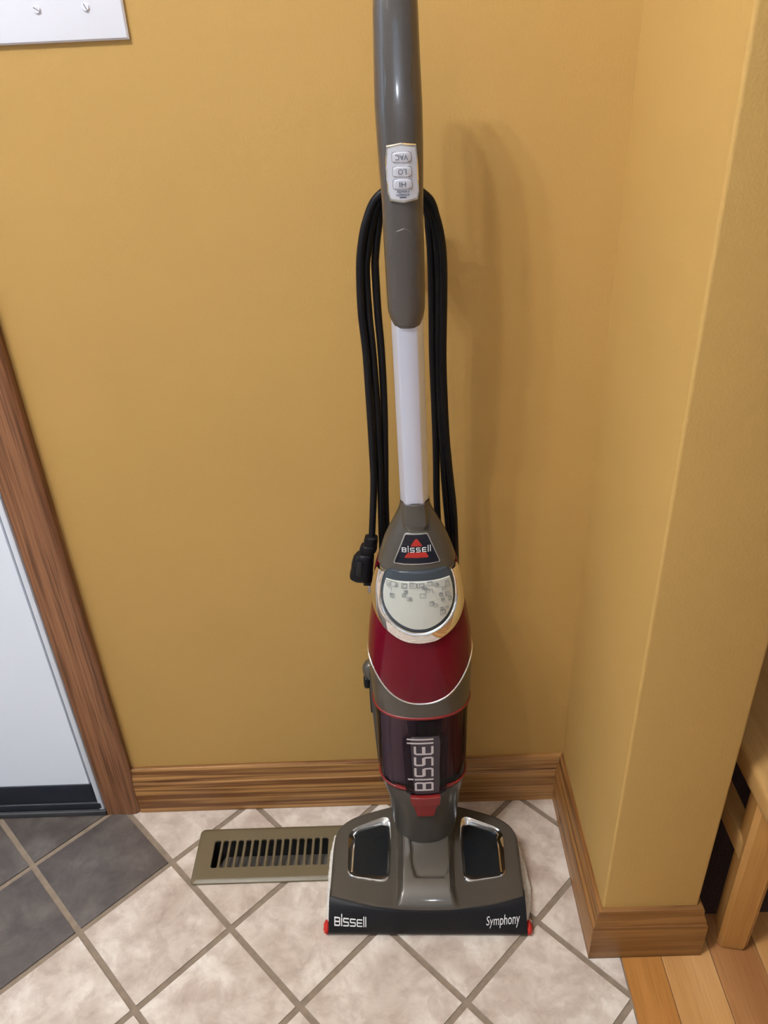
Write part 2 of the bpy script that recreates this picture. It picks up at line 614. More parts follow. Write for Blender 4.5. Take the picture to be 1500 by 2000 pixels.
# wood planks run away from the camera
edges = [XT, 0.3378, 0.4058, 0.4700, 0.5380, 0.6060, 0.6740, 0.7420, 0.81]
for k in range(len(edges) - 1):
    x0, x1 = edges[k] + 0.0004, edges[k + 1] - 0.0004
    cuts = [-0.3, 0.17 + 0.31 * ((k * 7) % 5) / 5 - (0.5 if k < 3 else 0), 1.02 + 0.2 * ((k * 3) % 4), 2.1]
    for a, b in zip(cuts[:-1], cuts[1:]):
        bm = bmesh.new()
        bm_box(bm, (x0, a + 0.0004, -0.008), (x1, b - 0.0004, 0.0), 0.0007, 1)
        mt = PLANKS[k] if k < 3 else PLANKS[(k * 2 + (1 if a > 0 else 0)) % 3]
        frombm('plank', bm, mt, floor)
bm = bmesh.new()
bm_box(bm, (0.81, -0.3, -0.004), (XR, 2.1, -0.001))
bm_box(bm, (XT, YB, -0.004), (XR, -0.3, -0.001))
tag(frombm('plank', bm, PLANKS[0], floor), kind='stuff')

# ------------------------------------------------------------------ baseboards
BB = [(0, 0), (0.0130, 0), (0.0130, 0.0655), (0.0122, 0.0675), (0.0108, 0.0690), (0.0108, 0.0720), (0.0098, 0.0760),
      (0.0075, 0.0810), (0.0068, 0.0855), (0.0066, 0.0915), (0.0055, 0.0945), (0.0035, 0.0955), (0, 0.0955)]


def baseboard(name, p0, p1, n, m0, m1, mat):
    """profile swept from p0 to p1 along the wall foot, n = outward direction, m = mitre (metres of shift per metre of depth)."""
    p0, p1, n = np.array(p0, float), np.array(p1, float), np.array(n, float)
    d = (p1 - p0) / np.linalg.norm(p1 - p0)
    V, F = [], []
    for d0, z in BB:
        a = p0 + n * d0 + d * m0 * d0
        b = p1 + n * d0 + d * m1 * d0
        V += [(a[0], a[1], z), (b[0], b[1], z)]
    k = len(BB)
    for i in range(k):
        j = (i + 1) % k
        F.append((2 * i, 2 * i + 1, 2 * j + 1, 2 * j))
    F.append(tuple(2 * i for i in range(k)))
    F.append(tuple(2 * i + 1 for i in reversed(range(k))))
    return struct(mesh(name, V, F, mat, None, 35))


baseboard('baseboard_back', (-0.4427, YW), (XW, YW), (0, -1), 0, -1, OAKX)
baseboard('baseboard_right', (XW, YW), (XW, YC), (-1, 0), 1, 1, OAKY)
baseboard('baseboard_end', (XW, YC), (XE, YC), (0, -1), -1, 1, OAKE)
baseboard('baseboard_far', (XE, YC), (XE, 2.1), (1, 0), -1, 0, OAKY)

# ------------------------------------------------------------------ door casing and door
bm = bmesh.new()
prof = [(-0.4985, YW), (-0.4985, 0.8800), (-0.4975, 0.8785), (-0.4530, 0.8775), (-0.4500, 0.8780), (-0.4445, 0.8815), (-0.4427, 0.8840), (-0.4427, YW)]
V = [(x, y, z) for z in (0, 2.1) for x, y in prof]
n = len(prof)
F = [(i, (i + 1) % n, n + (i + 1) % n, n + i) for i in range(n)] + [tuple(range(n)), tuple(range(2 * n - 1, n - 1, -1))]
bm.free()
struct(mesh('trim_1', V, F, CASE, None, 25))
door = struct(box('door_1', (-1.32, 0.8855, 0.066), (-0.5140, YW, 2.06), WHITE, None, 0.0015, 1))
box('weatherstrip', (-0.5105, 0.8815, 0.004), (-0.5020, YW, 2.07), WHITE, door, 0.002, 2)
box('weatherstrip', (-0.5016, 0.8850, 0.0), (-0.4987, YW, 2.07), PLATE, door, 0.0006, 1)
box('edge_gasket', (-0.5140, 0.8880, 0.010), (-0.5105, YW, 2.06), plain('grey_gasket', (0.20, 0.21, 0.24), 0.6), door)
bm = bmesh.new()
bm_box(bm, (-1.32, 0.8835, 0.024), (-0.5120, YW, 0.068), 0.002, 2)
bm_box(bm, (-1.32, 0.8805, 0.012), (-0.5050, YW, 0.026), 0.003, 2)
frombm('door_sweep', bm, RUBBER, door, 40)
box('threshold', (-1.32, 0.8765, 0.0), (-0.4990, YW, 0.010), plain('dark_threshold', (0.035, 0.036, 0.042), 0.5), door, 0.002, 2)

# ------------------------------------------------------------------ switch plate
PX1, PZ0 = -0.2375, 1.0985
sw = empty('switch_plate', (-0.3185, YW, PZ0))
tag(sw, 'white plastic light switch plate with slotted screws fixed on the gold wall', 'switch plate')


def chamfered(lo, hi, d, inset):
    """plate on the wall: back rectangle, bevelled rim, flat front."""
    x0, z0, x1, z1 = lo[0], lo[1], hi[0], hi[1]
    rings = [(0, 0), (0, d * 0.55), (inset * 0.35, d * 0.88), (inset, d)]
    V, F = [], []
    for ins, dd in rings:
        V += [(x0 + ins, -dd, z0 + ins), (x1 - ins, -dd, z0 + ins), (x1 - ins, -dd, z1 - ins), (x0 + ins, -dd, z1 - ins)]
    for r in range(len(rings) - 1):
        for k in range(4):
            F.append((4 * r + k, 4 * r + (k + 1) % 4, 4 * r + 4 + (k + 1) % 4, 4 * r + 4 + k))
    F.append((12, 13, 14, 15))
    F.append((3, 2, 1, 0))
    return V, F


V, F = chamfered((-0.081, 0), (0.081, 0.114), 0.0048, 0.005)
mesh('cover', V, F, PLATE, sw, 30)
for k in range(3):
    sx = -0.0460 + 0.046 * k
    for sz in (0.0275, 0.0865):
        bm = bmesh.new()
        for a in np.linspace(0, 1, 1):
            bmesh.ops.create_cone(bm, cap_ends=True, segments=18, radius1=0.0037, radius2=0.0030, depth=0.0014)
        bmesh.ops.rotate(bm, verts=bm.verts, matrix=Matrix.Rotation(R(90), 3, 'X'))
        bmesh.ops.translate(bm, verts=bm.verts, vec=(sx, -0.0053, sz))
        s = frombm('screw', bm, PLATE, sw, 40)
        bm = bmesh.new()
        bm_box(bm, (-0.0032, -0.0062, -0.00045), (0.0032, -0.0057, 0.00045))
        bmesh.ops.rotate(bm, verts=bm.verts, matrix=Matrix.Rotation(R((40, 32, 65)[k]), 3, 'Y'))
        bmesh.ops.translate(bm, verts=bm.verts, vec=(sx, 0, sz))
        frombm('slot', bm, plain('screw_slot_shade', (0.25, 0.24, 0.26), 0.6), s)
    bm = bmesh.new()
    bm_box(bm, (sx - 0.0045, -0.016, 0.054), (sx + 0.0045, -0.006, 0.066), 0.0015, 2)
    frombm('toggle', bm, PLATE, sw, 40)

# ------------------------------------------------------------------ floor register
rg = empty('floor_register', ((REGX[0] + REGX[1]) / 2, (REGY[0] + REGY[1]) / 2, 0))
tag(rg, 'tan metal floor vent register with dark slots lying in the tiles beside the vacuum', 'floor vent')
cx, cyy = rg.location.x, rg.location.y


def rrect(x0, y0, x1, y1, r, seg=5):
    P = []
    for (qx, qy, a0) in ((x1 - r, y0 + r, -90), (x1 - r, y1 - r, 0), (x0 + r, y1 - r, 90), (x0 + r, y0 + r, 180)):
        for k in range(seg + 1):
            a = R(a0 + 90 * k / seg)
            P.append((qx + r * math.cos(a), qy + r * math.sin(a)))
    return P


ox0, ox1, oy0, oy1 = REGX[0] - cx, REGX[1] - cx, REGY[0] - cyy, REGY[1] - cyy
sx0, sx1, sy0, sy1 = -0.3075 - cx, -0.1265 - cx, 0.7695 - cyy, 0.8185 - cyy
rings = [(rrect(ox0, oy0, ox1, oy1, 0.007), 0.0002), (rrect(ox0 + 0.0010, oy0 + 0.0010, ox1 - 0.001, oy1 - 0.001, 0.007), 0.0022),
         (rrect(ox0 + 0.0055, oy0 + 0.0055, ox1 - 0.0055, oy1 - 0.0055, 0.006), 0.0048),
         (rrect(ox0 + 0.0075, oy0 + 0.0075, ox1 - 0.0075, oy1 - 0.0075, 0.005), 0.0050),
         (rrect(sx0, sy0, sx1, sy1, 0.003), 0.0050), (rrect(sx0 + 0.0006, sy0 + 0.0006, sx1 - 0.0006, sy1 - 0.0006, 0.003), 0.0040), (rrect(sx0 + 0.0006, sy0 + 0.0006, sx1 - 0.0006, sy1 - 0.0006, 0.003), 0.0015)]
V, F = [], []
n = len(rings[0][0])
for P, z in rings:
    V += [(p[0], p[1], z) for p in P]
for r in range(len(rings) - 1):
    for k in range(n):
        F.append((r * n + k, r * n + (k + 1) % n, (r + 1) * n + (k + 1) % n, (r + 1) * n + k))
mesh('frame', V, F, REG, rg, 30)
NS = 15
slot_w = (sx1 - sx0) / NS
SLV, SLF = [], []
w2 = 0.0021
prof_s = [(-w2, 0.0015), (-w2, 0.0040), (-w2 + 0.0008, 0.0049), (w2 - 0.0008, 0.0049), (w2, 0.0040), (w2, 0.0015)]
L2 = (sy1 - sy0) / 2
for yy, wid in ((-L2, 2.0), (-L2 + 0.0012, 1.45), (-L2 + 0.0032, 1.0), (L2 - 0.0032, 1.0), (L2 - 0.0012, 1.45), (L2, 2.0)):
    SLV += [(p[0] * wid, yy, p[1]) for p in prof_s]
for r in range(5):
    for k in range(6):
        SLF.append((r * 6 + k, r * 6 + (k + 1) % 6, (r + 1) * 6 + (k + 1) % 6, (r + 1) * 6 + k))
SLF += [tuple(range(6)), tuple(range(35, 29, -1))]
first = None
for k in range(1, NS):
    x = sx0 + slot_w * k
    if first is None:
        first = mesh('slat', SLV, SLF, REG, rg, 40)
        o = first
    else:
        o = first.copy()
        COL.objects.link(o)
    o.location = (x, (sy0 + sy1) / 2, 0)
hx0, hx1, hy0, hy1 = HOLE[0] - cx + 0.0012, HOLE[1] - cx - 0.0012, HOLE[2] - cyy + 0.0012, HOLE[3] - cyy - 0.0012
V = [(x, y, z) for z in (0.0014, -0.055) for x, y in ((hx0, hy0), (hx1, hy0), (hx1, hy1), (hx0, hy1))]
F = [(0, 1, 5, 4), (1, 2, 6, 5), (2, 3, 7, 6), (3, 0, 4, 7), (4, 5, 6, 7)]
mesh('duct_box', V, F, DUCT, rg)
V = [(hx0 + 0.012, hy0 + 0.001, -0.004), (hx1 - 0.001, hy0 + 0.001, -0.004), (hx1 - 0.001, hy0 + 0.034, -0.014), (hx0 + 0.02, hy0 + 0.034, -0.014)]
V += [(p[0], p[1], p[2] - 0.001) for p in V]
mesh('damper', V, [(0, 1, 2, 3), (7, 6, 5, 4), (0, 4, 5, 1), (1, 5, 6, 2), (2, 6, 7, 3), (3, 7, 4, 0)], DAMP, rg)

# ------------------------------------------------------------------ low stool at the far side of the wall stub
st = empty('wooden_stool', (0.60, 0.76, 0))
tag(st, 'low pale wooden stool with square legs standing on the wood floor beyond the wall end', 'stool')


def stool_part(name, lo, hi, mat, bev):
    bm = bmesh.new()
    bm_box(bm, [lo[0] - 0.60, lo[1] - 0.76, lo[2]], [hi[0] - 0.60, hi[1] - 0.76, hi[2]], bev, 3)
    return frombm(name, bm, mat, st, 40)


stool_part('seat', (0.4085, 0.595, 0.300), (0.800, 1.24, 0.335), STOOLS, 0.006)
for lx, ly in ((0.4390, 0.6400), (0.770, 0.6400), (0.4390, 1.205), (0.770, 1.205)):
    bm = bmesh.new()
    w = 0.0195
    V, F = [], []
    for z, s in ((0, 0.72), (0.003, 0.90), (0.010, 1.0), (0.300, 1.08)):
        for qx, qy in ((-1, -.72), (-.72, -1), (.72, -1), (1, -.72), (1, .72), (.72, 1), (-.72, 1), (-1, .72)):
            a = R(-12)
            X, Yq = qx * w * s, qy * w * s
            V.append((lx - 0.60 + X * math.cos(a) - Yq * math.sin(a), ly - 0.76 + X * math.sin(a) + Yq * math.cos(a), z))
    for r in range(3):
        for k in range(8):
            F.append((8 * r + k, 8 * r + (k + 1) % 8, 8 * r + 8 + (k + 1) % 8, 8 * r + 8 + k))
    F += [tuple(range(8)), tuple(range(31, 23, -1))]
    bm.free()
    mesh('leg', V, F, STOOLW, st, 25)
for x in (0.4290, 0.780):
    stool_part('stretcher', (x - 0.0115, 0.632, 0.176), (x + 0.0115, 1.208, 0.208), STOOLS, 0.002)

mt = box('floor_shade_sheet', (0.3925, 0.674, 0.0), (0.740, 1.165, 0.005), plain('dark_brown_shade', (0.048, 0.022, 0.016), 0.9, grain=0.5, gscale=420, bump=0.8, bscale=700), None, 0.0018, 2)  # thin dark sheet added to stand in for deep shade under the stool
tag(mt, 'thin dark brown sheet standing in for the shade on the wood floor underneath the stool', 'mat')

# ------------------------------------------------------------------ the vacuum
vac = empty('upright_vacuum', (0.023, 0.76, 0))
tag(vac, 'upright steam vacuum in pewter grey and crimson standing in the wall corner', 'vacuum cleaner')
VO = np.array([0.023, 0.76, 0])
Y0 = 0.79
K = np.array([(.050, .0258, .040, .040, .036), (.085, .0250, .0465, .042, .038), (.115, .0250, .049, .043, .040), (.150, .0250, .0515, .044, .042),
              (.172, .0242, .0570, .0445, .043), (.200, .0235, .0612, .045, .043), (.255, .0237, .0620, .0455, .043), (.307, .0240, .0620, .046, .043),
              (.356, .0240, .0645, .049, .042), (.381, .0236, .0655, .0505, .041), (.404, .0235, .0662, .0515, .040), (.427, .0235, .0652, .052, .039),
              (.446, .0235, .0635, .0515, .038), (.468, .0233, .0608, .050, .037), (.490, .0230, .0570, .048, .036), (.511, .0222, .0532, .045, .035),
              (.532, .0217, .0512, .041, .034), (.552, .0222, .0478, .0365, .032), (.571, .0222, .0422, .031, .030), (.590, .0222, .0357, .026, .027),
              (.610, .0222, .0255, .0205, .022), (.6285, .0218, .0165, .0155, .016), (.640, .0216, .0162, .0150, .016)])


def prof_at(z):
    # light smoothing of the measured outline
    return [float(np.mean([np.interp(z + d, K[:, 0], K[:, i]) for d in (-.008, -.004, 0, .004, .008)])) for i in range(1, 5)]


def S(u, z, off=0.0):
    """point of the body skin: u = angle round from the front (deg), z = height, off = distance out."""
    cx, hw, bf, bb = prof_at(z)
    s, c = math.sin(R(u)), math.cos(R(u))
    d = bf if c > 0 else bb
    e = 2 / 2.3
    return np.array([cx + (hw + off) * math.copysign(abs(s) ** e, s), Y0 - (d + off) * math.copysign(abs(c) ** e, c), z]) - VO


def shell(name, ulo, uhi, zlo, zhi, mat, off=0.0, nu=72, nz=14, thick=0.0, closed=True, smooth=35, cap=True):
    """skin patch between two height curves; its rims are turned in by thick."""
    us = np.linspace(ulo, uhi, nu + (0 if closed else 1), endpoint=not closed)
    rows = []
    f = lambda g, u: g(u) if callable(g) else g
    if thick:
        rows.append([S(u, f(zlo, u), off - thick) for u in us])
    for k in range(nz + 1):
        t = k / nz
        rows.append([S(u, f(zlo, u) * (1 - t) + f(zhi, u) * t, off) for u in us])
    if thick:
        rows.append([S(u, f(zhi, u), off - thick) for u in us])
    n = len(us)
    V = [p for r in rows for p in r]
    F = []
    for r in range(len(rows) - 1):
        for k in range(n if closed else n - 1):
            k2 = (k + 1) % n
            F.append((r * n + k, r * n + k2, (r + 1) * n + k2, (r + 1) * n + k))
    return mesh(name, V, F, mat, vac, smooth)


def band(name, zc, off, rad, mat, us=None, nu=96, closed=True, parent=None, sides=8):
    """round bead that follows a height curve on the body skin."""
    us = np.linspace(-180, 180, nu, endpoint=False) if us is None else us
    path = [S(u, zc(u) if callable(zc) else zc, off) for u in us]
    V, F = tube_geo([Vector(p) for p in path], rad, sides, closed)
    return mesh(name, V, F, mat, parent or vac, 60)


def patch(name, outline, mat, off, thick, rings=4, parent=None, bev=0.0, centre=None, smooth=30, nsub=6, fn=None):
    """solid plate lying on the body skin inside a closed (u, z) outline."""
    fn = fn or S
    P = []
    n = len(outline)
    for i in range(n):
        a, b = np.array(outline[i], float), np.array(outline[(i + 1) % n], float)
        for t in np.linspace(0, 1, nsub, endpoint=False):
            P.append(a + (b - a) * t)
    P = np.array(P)
    c = np.array(centre) if centre is not None else P.mean(0)
    m = len(P)
    V, F = [], []
    V += [fn(p[0], p[1], off) for p in P]
    if bev:
        V += [fn(p[0], p[1], off + thick - bev) for p in P]
        sc = [1 - bev / max(1e-4, np.linalg.norm((p - c) * (0.001, 1))) if np.linalg.norm((p - c) * (0.001, 1)) > 3 * bev else 0.8 for p in P]
    else:
        sc = [1.0] * m
    for r in range(rings):
        t = 1 - r / rings
        V += [fn(*(c + (p - c) * s * t), off + thick) for p, s in zip(P, sc)]
    V.append(fn(c[0], c[1], off + thick))
    nr = len(V) // m
    for r in range(nr - 1):
        for k in range(m):
            k2 = (k + 1) % m
            F.append((r * m + k, r * m + k2, (r + 1) * m + k2, (r + 1) * m + k))
    for k in range(m):
        F.append(((nr - 1) * m + k, (nr - 1) * m + (k + 1) % m, nr * m))
    return mesh(name, V, F, mat, parent or vac, smooth)


GLY = {'B': (.85, [[(0, 0), (0, 1), (.78, 1), (.85, .92), (.85, .58), (.78, .5), (0, .5)], [(.78, .5), (.85, .42), (.85, .08), (.78, 0), (0, 0)]]),
       'i': (.0, [[(0, 0), (0, .98)], [(0, 1.22), (0, 1.48)]]),
       's': (.85, [[(.85, 1), (.08, 1), (0, .92), (0, .58), (.08, .5), (.77, .5), (.85, .42), (.85, .08), (.77, 0), (0, 0)]]),
       'E': (.80, [[(.80, 1), (.10, 1), (0, .9), (0, .1), (.10, 0), (.80, 0)], [(0, .5), (.74, .5)]]),
       'l': (.0, [[(0, 0), (0, 1.48)]])}


def strokes(word, gap=0.30):
    x, out = 0.0, []
    for ch in word:
        w, ps = GLY[ch]
        out += [[(px + x, py) for px, py in p] for p in ps]
        x += w + gap
    return out, x - gap


def ribbon(V, F, pts, w, fn, th):
    """flat stroke of width w along pts (2-D), each corner mitred, mapped through fn(x, y, height)."""
    P = [np.array(pts[0], float)]
    for q in pts[1:]:
        a, q = P[-1], np.array(q, float)
        k = max(1, int(np.linalg.norm(q - a) / (1.2 * w)))
        P += [a + (q - a) * t for t in np.linspace(0, 1, k + 1)[1:]]
    closed = np.linalg.norm(P[0] - P[-1]) < 1e-6
    L, Rr = [], []
    for i, p in enumerate(P):
        if closed and i in (0, len(P) - 1):
            a, b = P[-2], P[1]
            d0, d1 = p - a, b - p
        else:
            d0 = p - P[i - 1] if i else P[1] - p
            d1 = P[i + 1] - p if i < len(P) - 1 else p - P[i - 1]
        d0, d1 = d0 / np.linalg.norm(d0), d1 / np.linalg.norm(d1)
        n = np.array([-(d0 + d1)[1], (d0 + d1)[0]])
        n = n / max(1e-6, np.linalg.norm(n))
        k = 1 / max(0.5, n @ np.array([-d0[1], d0[0]]))
        ext = np.zeros(2)
        if not closed and i == 0: ext = -d1 * w / 2
        if not closed and i == len(P) - 1: ext = d0 * w / 2
        L.append(p + n * w / 2 * k + ext)
        Rr.append(p - n * w / 2 * k + ext)
    b0 = len(V)
    for l, r in zip(L, Rr):
        V += [fn(l[0], l[1], th), fn(r[0], r[1], th), fn(l[0], l[1], 0), fn(r[0], r[1], 0)]
    for i in range(len(P) - 1):
        a, c = b0 + 4 * i, b0 + 4 * i + 4
        F += [(a, a + 1, c + 1, c), (a, c, c + 2, a + 2), (a + 1, a + 3, c + 3, c + 1)]
    F += [(b0, b0 + 2, b0 + 3, b0 + 1), (c, c + 1, c + 3, c + 2)]


def logo(name, fn, mat, parent, word='BissEll', w=0.17, gap=0.30, th=0.0004):
    """square stroke lettering; fn maps (0..1 along, 0..1 of letter height) to the surface."""
    st_, W = strokes(word, gap)
    V, F = [], []
    for p in st_:
        ribbon(V, F, p, w, lambda x, y, hh: fn(x / W, y, hh), th)
    return mesh(name, V, F, mat, parent)


def text(name, s, fn, mat, parent, shear=0.0, th=0.0004, bold=0.0, narrow=1.0):
    """flat sans lettering; fn maps (0..1 along, y in cap heights) to the surface."""
    cu = bpy.data.curves.new('lettering', 'FONT')
    cu.body = s
    cu.size = 1.0
    cu.shear = shear
    cu.offset = bold
    cu.resolution_u = 3
    o = bpy.data.objects.new('lettering', cu)
    COL.objects.link(o)
    bpy.context.view_layer.update()
    me = bpy.data.meshes.new_from_object(o.evaluated_get(bpy.context.evaluated_depsgraph_get()))
    V0 = [v.co.copy() for v in me.vertices]
    F0 = [tuple(p.vertices) for p in me.polygons]
    bpy.data.objects.remove(o)
    bpy.data.curves.remove(cu)
    bpy.data.meshes.remove(me)
    x0, x1 = min(v.x for v in V0), max(v.x for v in V0)
    V = [fn((v.x - x0) / (x1 - x0), v.y / 0.69, th) for v in V0]
    return mesh(name, V, F0, mat, parent)


# --- neck and dust cup
Zg2, Zg1 = 0.1965, 0.3360
ZTK = [(0, .3645), (8, .3653), (16, .3682), (24, .3724), (32, .3782), (40, .3858), (48, .3950), (56, .4038), (64, .4108), (72, .4158), (82, .4200), (100, .4235), (130, .4255), (180, .4260)]
zt = lambda u: float(np.mean([np.interp(abs(abs(u) + d), [p[0] for p in ZTK], [p[1] for p in ZTK]) for d in (-6, -3, 0, 3, 6)]))
shell('neck', -180, 180, 0.062, Zg2 - 0.004, PEWTER, 0, nz=16, thick=0.004)
band('lower_seal', Zg2, -0.0004, 0.0024, REDS)
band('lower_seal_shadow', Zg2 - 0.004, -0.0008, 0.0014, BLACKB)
band('upper_seal', Zg1, -0.0004, 0.0026, REDS)
cup = shell('dust_cup', -180, 180, Zg2 + 0.001, Zg1 - 0.001, SMOKE, 0.0, nz=10, nu=96)
# inside the cup: grey inlet duct to one side, maroon pleated filter to the other
V, F = [], []
NP = 44
for z in (Zg2 + 0.002, Zg1 - 0.002):
    for k in range(NP):
        a = 2 * math.pi * k / NP
        r = 1.0 if k % 2 else 0.93
        V.append(np.array([0.049 + 0.0310 * r * math.cos(a), 0.793 + 0.0330 * r * math.sin(a), z]) - VO)
for k in range(NP):
    F.append((k, (k + 1) % NP, NP + (k + 1) % NP, NP + k))
F += [tuple(range(NP)), tuple(range(2 * NP - 1, NP - 1, -1))]
mesh('filter', V, F, FILTER, vac)
V, F = [], []
for z in (Zg2 + 0.002, 0.23, 0.30, Zg1 - 0.002):
    s = 1.0 if z < 0.31 else 0.94
    for qx, qy in ((-0.0330, 0.785), (-0.0310, 0.771), (-0.022, 0.760), (-0.019, 0.7605), (-0.006, 0.7540), (0.0005, 0.7545), (0.006, 0.7515), (0.0165, 0.7520), (0.0165, 0.815), (-0.02, 0.818)):
        V.append(np.array([qx * s + 0.0012, qy, z]) - VO)
for r in range(3):
    for k in range(10):
        F.append((10 * r + k, 10 * r + (k + 1) % 10, 10 * r + 10 + (k + 1) % 10, 10 * r + 10 + k))
F += [tuple(range(10)), tuple(range(39, 29, -1))]
mesh('inlet_duct', V, F, COREM, vac, 30)
# raised bottle-shaped front of the cup
PC = 1.5
bottle = [(PC - 17, .3325), (PC + 17, .3325), (PC + 16.5, .312), (PC + 18.5, .3055), (PC + 25, .2975), (PC + 26, .288), (PC + 25, .192), (PC + 17, .187), (PC - 15, .187), (PC - 22, .192),
          (PC - 24, .288), (PC - 23.5, .2975), (PC - 17.5, .3055), (PC - 16, .312)]
cf = patch('cup_front', bottle, SMOKED, 0.0006, 0.0022, rings=5, centre=(PC, 0.25), bev=0.0012, smooth=30)
inner = [(PC - 13, .304), (PC + 14, .304), (PC + 15.5, .296), (PC + 15, .200), (PC + 14, .191), (PC - 10.5, .191), (PC - 11.5, .2), (PC - 14, .296)]
patch('cup_front_panel', inner, plain('violet_grey_panel', (0.034, 0.024, 0.035), 0.25, spec=0.3, coat=0.15), 0.0024, 0.0009, rings=4, centre=(PC, 0.25), bev=0.0006)
logo('cup_lettering', lambda x, y, hh: S(7.9 - y * 15.6, .2005 + x * 0.099, 0.0034 + hh), GTXT, vac, w=0.15, gap=0.42)
# red end caps of the lower seal, seen through the cup wall
for ua, ub in ((-36, -20), (24, 40)):
    patch('seal_tab', [(ua, Zg2 + .0005), (ub, Zg2 - .003), (ub, Zg2 + .0045), (ua, Zg2 + .0065)], REDS, -0.001, 0.002, rings=2)
# latch: flat top plate over a tapering thumb pad
la = patch('latch', [(-14.5, .1885), (16.5, .1885), (16.0, .1715), (-14.0, .1715)], REDS, 0.0, 0.0085, rings=3, bev=0.001)
patch('thumb_pad', [(-12.8, .1710), (15.0, .1710), (9.6, .1465), (-9.8, .1465)], REDS, 0.0005, 0.0055, rings=3, bev=0.001, parent=la)
# --- collar, crimson tank, chrome line
shell('collar', -180, 180, Zg1 + 0.002, lambda u: zt(u) - 0.001, PEWTER, 0.0005, nz=6, nu=96, thick=0.004)
ro = [(0, .4655), (12, .4675), (20, .4708), (27, .4745), (35, .479), (42, .4832), (52, .490), (60, .4958), (70, .503), (78, .5095), (82, .5165), (82.5, .524), (80, .536), (75, .548), (70, .5570)]
ri = [(0, .4830), (5, .4834), (10, .4850), (18, .4888), (25, .4930), (33, .4990), (40, .5058), (46, .5140), (49.5, .5225), (50.6, .5325), (50.2, .5420), (48.5, .5500), (46.5, .5570)]
ZTOP = 0.5570


def ring_out(u):
    a = abs(u)
    if a > 82: return ZTOP
    return float(np.interp(a, [p[0] for p in ro[:11]], [p[1] for p in ro[:11]]))


shell('tank', -180, 180, lambda u: zt(u) + 0.001, lambda u: ring_out(u) + (0.0 if abs(u) < 82 else 0), RED, 0.0010, nu=180, nz=16, thick=0.003, smooth=50)
band('chrome_line', zt, 0.0009, 0.0014, CHROME, nu=128)
# --- chrome ring round the display


def resample(half, n):
    pts = [(-p[0], p[1]) for p in reversed(half[1:])] + half
    pts = np.array(pts, float)
    q = pts * (0.001, 1)
    s = np.concatenate([[0], np.cumsum(np.linalg.norm(np.diff(q, axis=0), axis=1))])
    t = np.linspace(0, s[-1], n)
    return np.stack([np.interp(t, s, pts[:, 0]), np.interp(t, s, pts[:, 1])], 1)


NR = 96
A, B_ = resample(ro, NR), resample(ri, NR)
V, F = [], []
secs = [(0.0, -0.002), (0.0, 0.0028), (0.06, 0.0042), (0.16, 0.0052), (0.5, 0.0058), (0.86, 0.0062), (0.95, 0.0058), (1.0, 0.0045), (1.0, -0.002)]
for t, o in secs:
    V += [S(*(A[k] * (1 - t) + B_[k] * t), o) for k in range(NR)]
for r in range(len(secs) - 1):
    for k in range(NR - 1):
        F.append((r * NR + k, r * NR + k + 1, (r + 1) * NR + k + 1, (r + 1) * NR + k))
F.append(tuple(r * NR for r in range(len(secs))))
F.append(tuple(r * NR + NR - 1 for r in range(len(secs))))
mesh('display_ring', V, F, CHROME, vac, 45)
# dark rim, then the silvery face with its printed squares
rim = [tuple(p) for p in B_]
patch('display_rim', rim + [(u, .5605) for u in np.linspace(40, -40, 17)], BLUEG, 0.0005, 0.0030, rings=14, centre=(0, .5235), bev=0.0008, nsub=1, smooth=40)
face = [(p[0] * 0.885, .5225 + (p[1] - .5225) * 0.885) for p in B_]
face = [p for p in face if p[1] <= .5505]
face += [tuple(np.array(face[-1]) * (1 - t) + np.array(face[0]) * t) for t in np.linspace(0, 1, 18)[1:-1]]
lens = patch('display_face', face, LENS, 0.0034, 0.0016, rings=14, centre=(0, .5215), bev=0.0005, nsub=1, smooth=40)
rs = random.Random(5)
V, F = [], []


def squares(u, z, s):
    su = s / 0.00085 / 1.0
    for k in range(rs.choice((1, 2, 2, 3))):
        q = s * (1 - 0.3 * k)
        du, dz = rs.uniform(-.25, .25) * s, rs.uniform(-.25, .25) * s
        c = [(-q / 2 + du, -q / 2 + dz), (q / 2 + du, -q / 2 + dz), (q / 2 + du, q / 2 + dz), (-q / 2 + du, q / 2 + dz)]
        c = c[rs.randrange(2):] if rs.random() < .3 else c + [c[0]]
        ribbon(V, F, c, 0.00032, lambda x, y, hh: S(u + x * 1050, z + y, 0.0057 + hh), 0.0002)


spots = [(-37, .548), (-30, .550), (-33, .5425), (-24, .548), (-14, .5490), (-12, .541), (-15, .536), (-6, .550), (3, .549), (6, .545), (12, .549), (10, .541), (20, .547), (28, .5425), (34, .547), (36, .5425),
         (-30, .535), (3, .536), (-8, .531), (24, .534), (33, .534), (27, .528), (13, .5245), (16, .521), (24, .516), (31, .516), (26, .511), (37, .527)]
for u, z in spots:
    squares(u, z - 0.003, rs.uniform(0.0034, 0.0062))
mesh('printed_squares', V, F, PRINT, lens)
# --- pewter upper housing, spine facet and badge
shell('upper_housing', -180, 180, ZTOP + 0.0005, 0.6385, PEWTER, 0.0004, nz=22, nu=96, thick=0.002)
V = [S(u, .6385, 0.0004) for u in np.linspace(-180, 180, 96, endpoint=False)]
mesh('housing_cap', V, [tuple(range(96))], PEWTER, vac)


def S2(a, z, off=0.0):
    """front skin addressed by metres from the centre line instead of angle."""
    cx, hw, bf, bb = prof_at(z)
    t = min(0.999, abs(a) / hw)
    u = math.degrees(math.asin(t ** 1.15))
    return S(math.copysign(u, a), z, off)


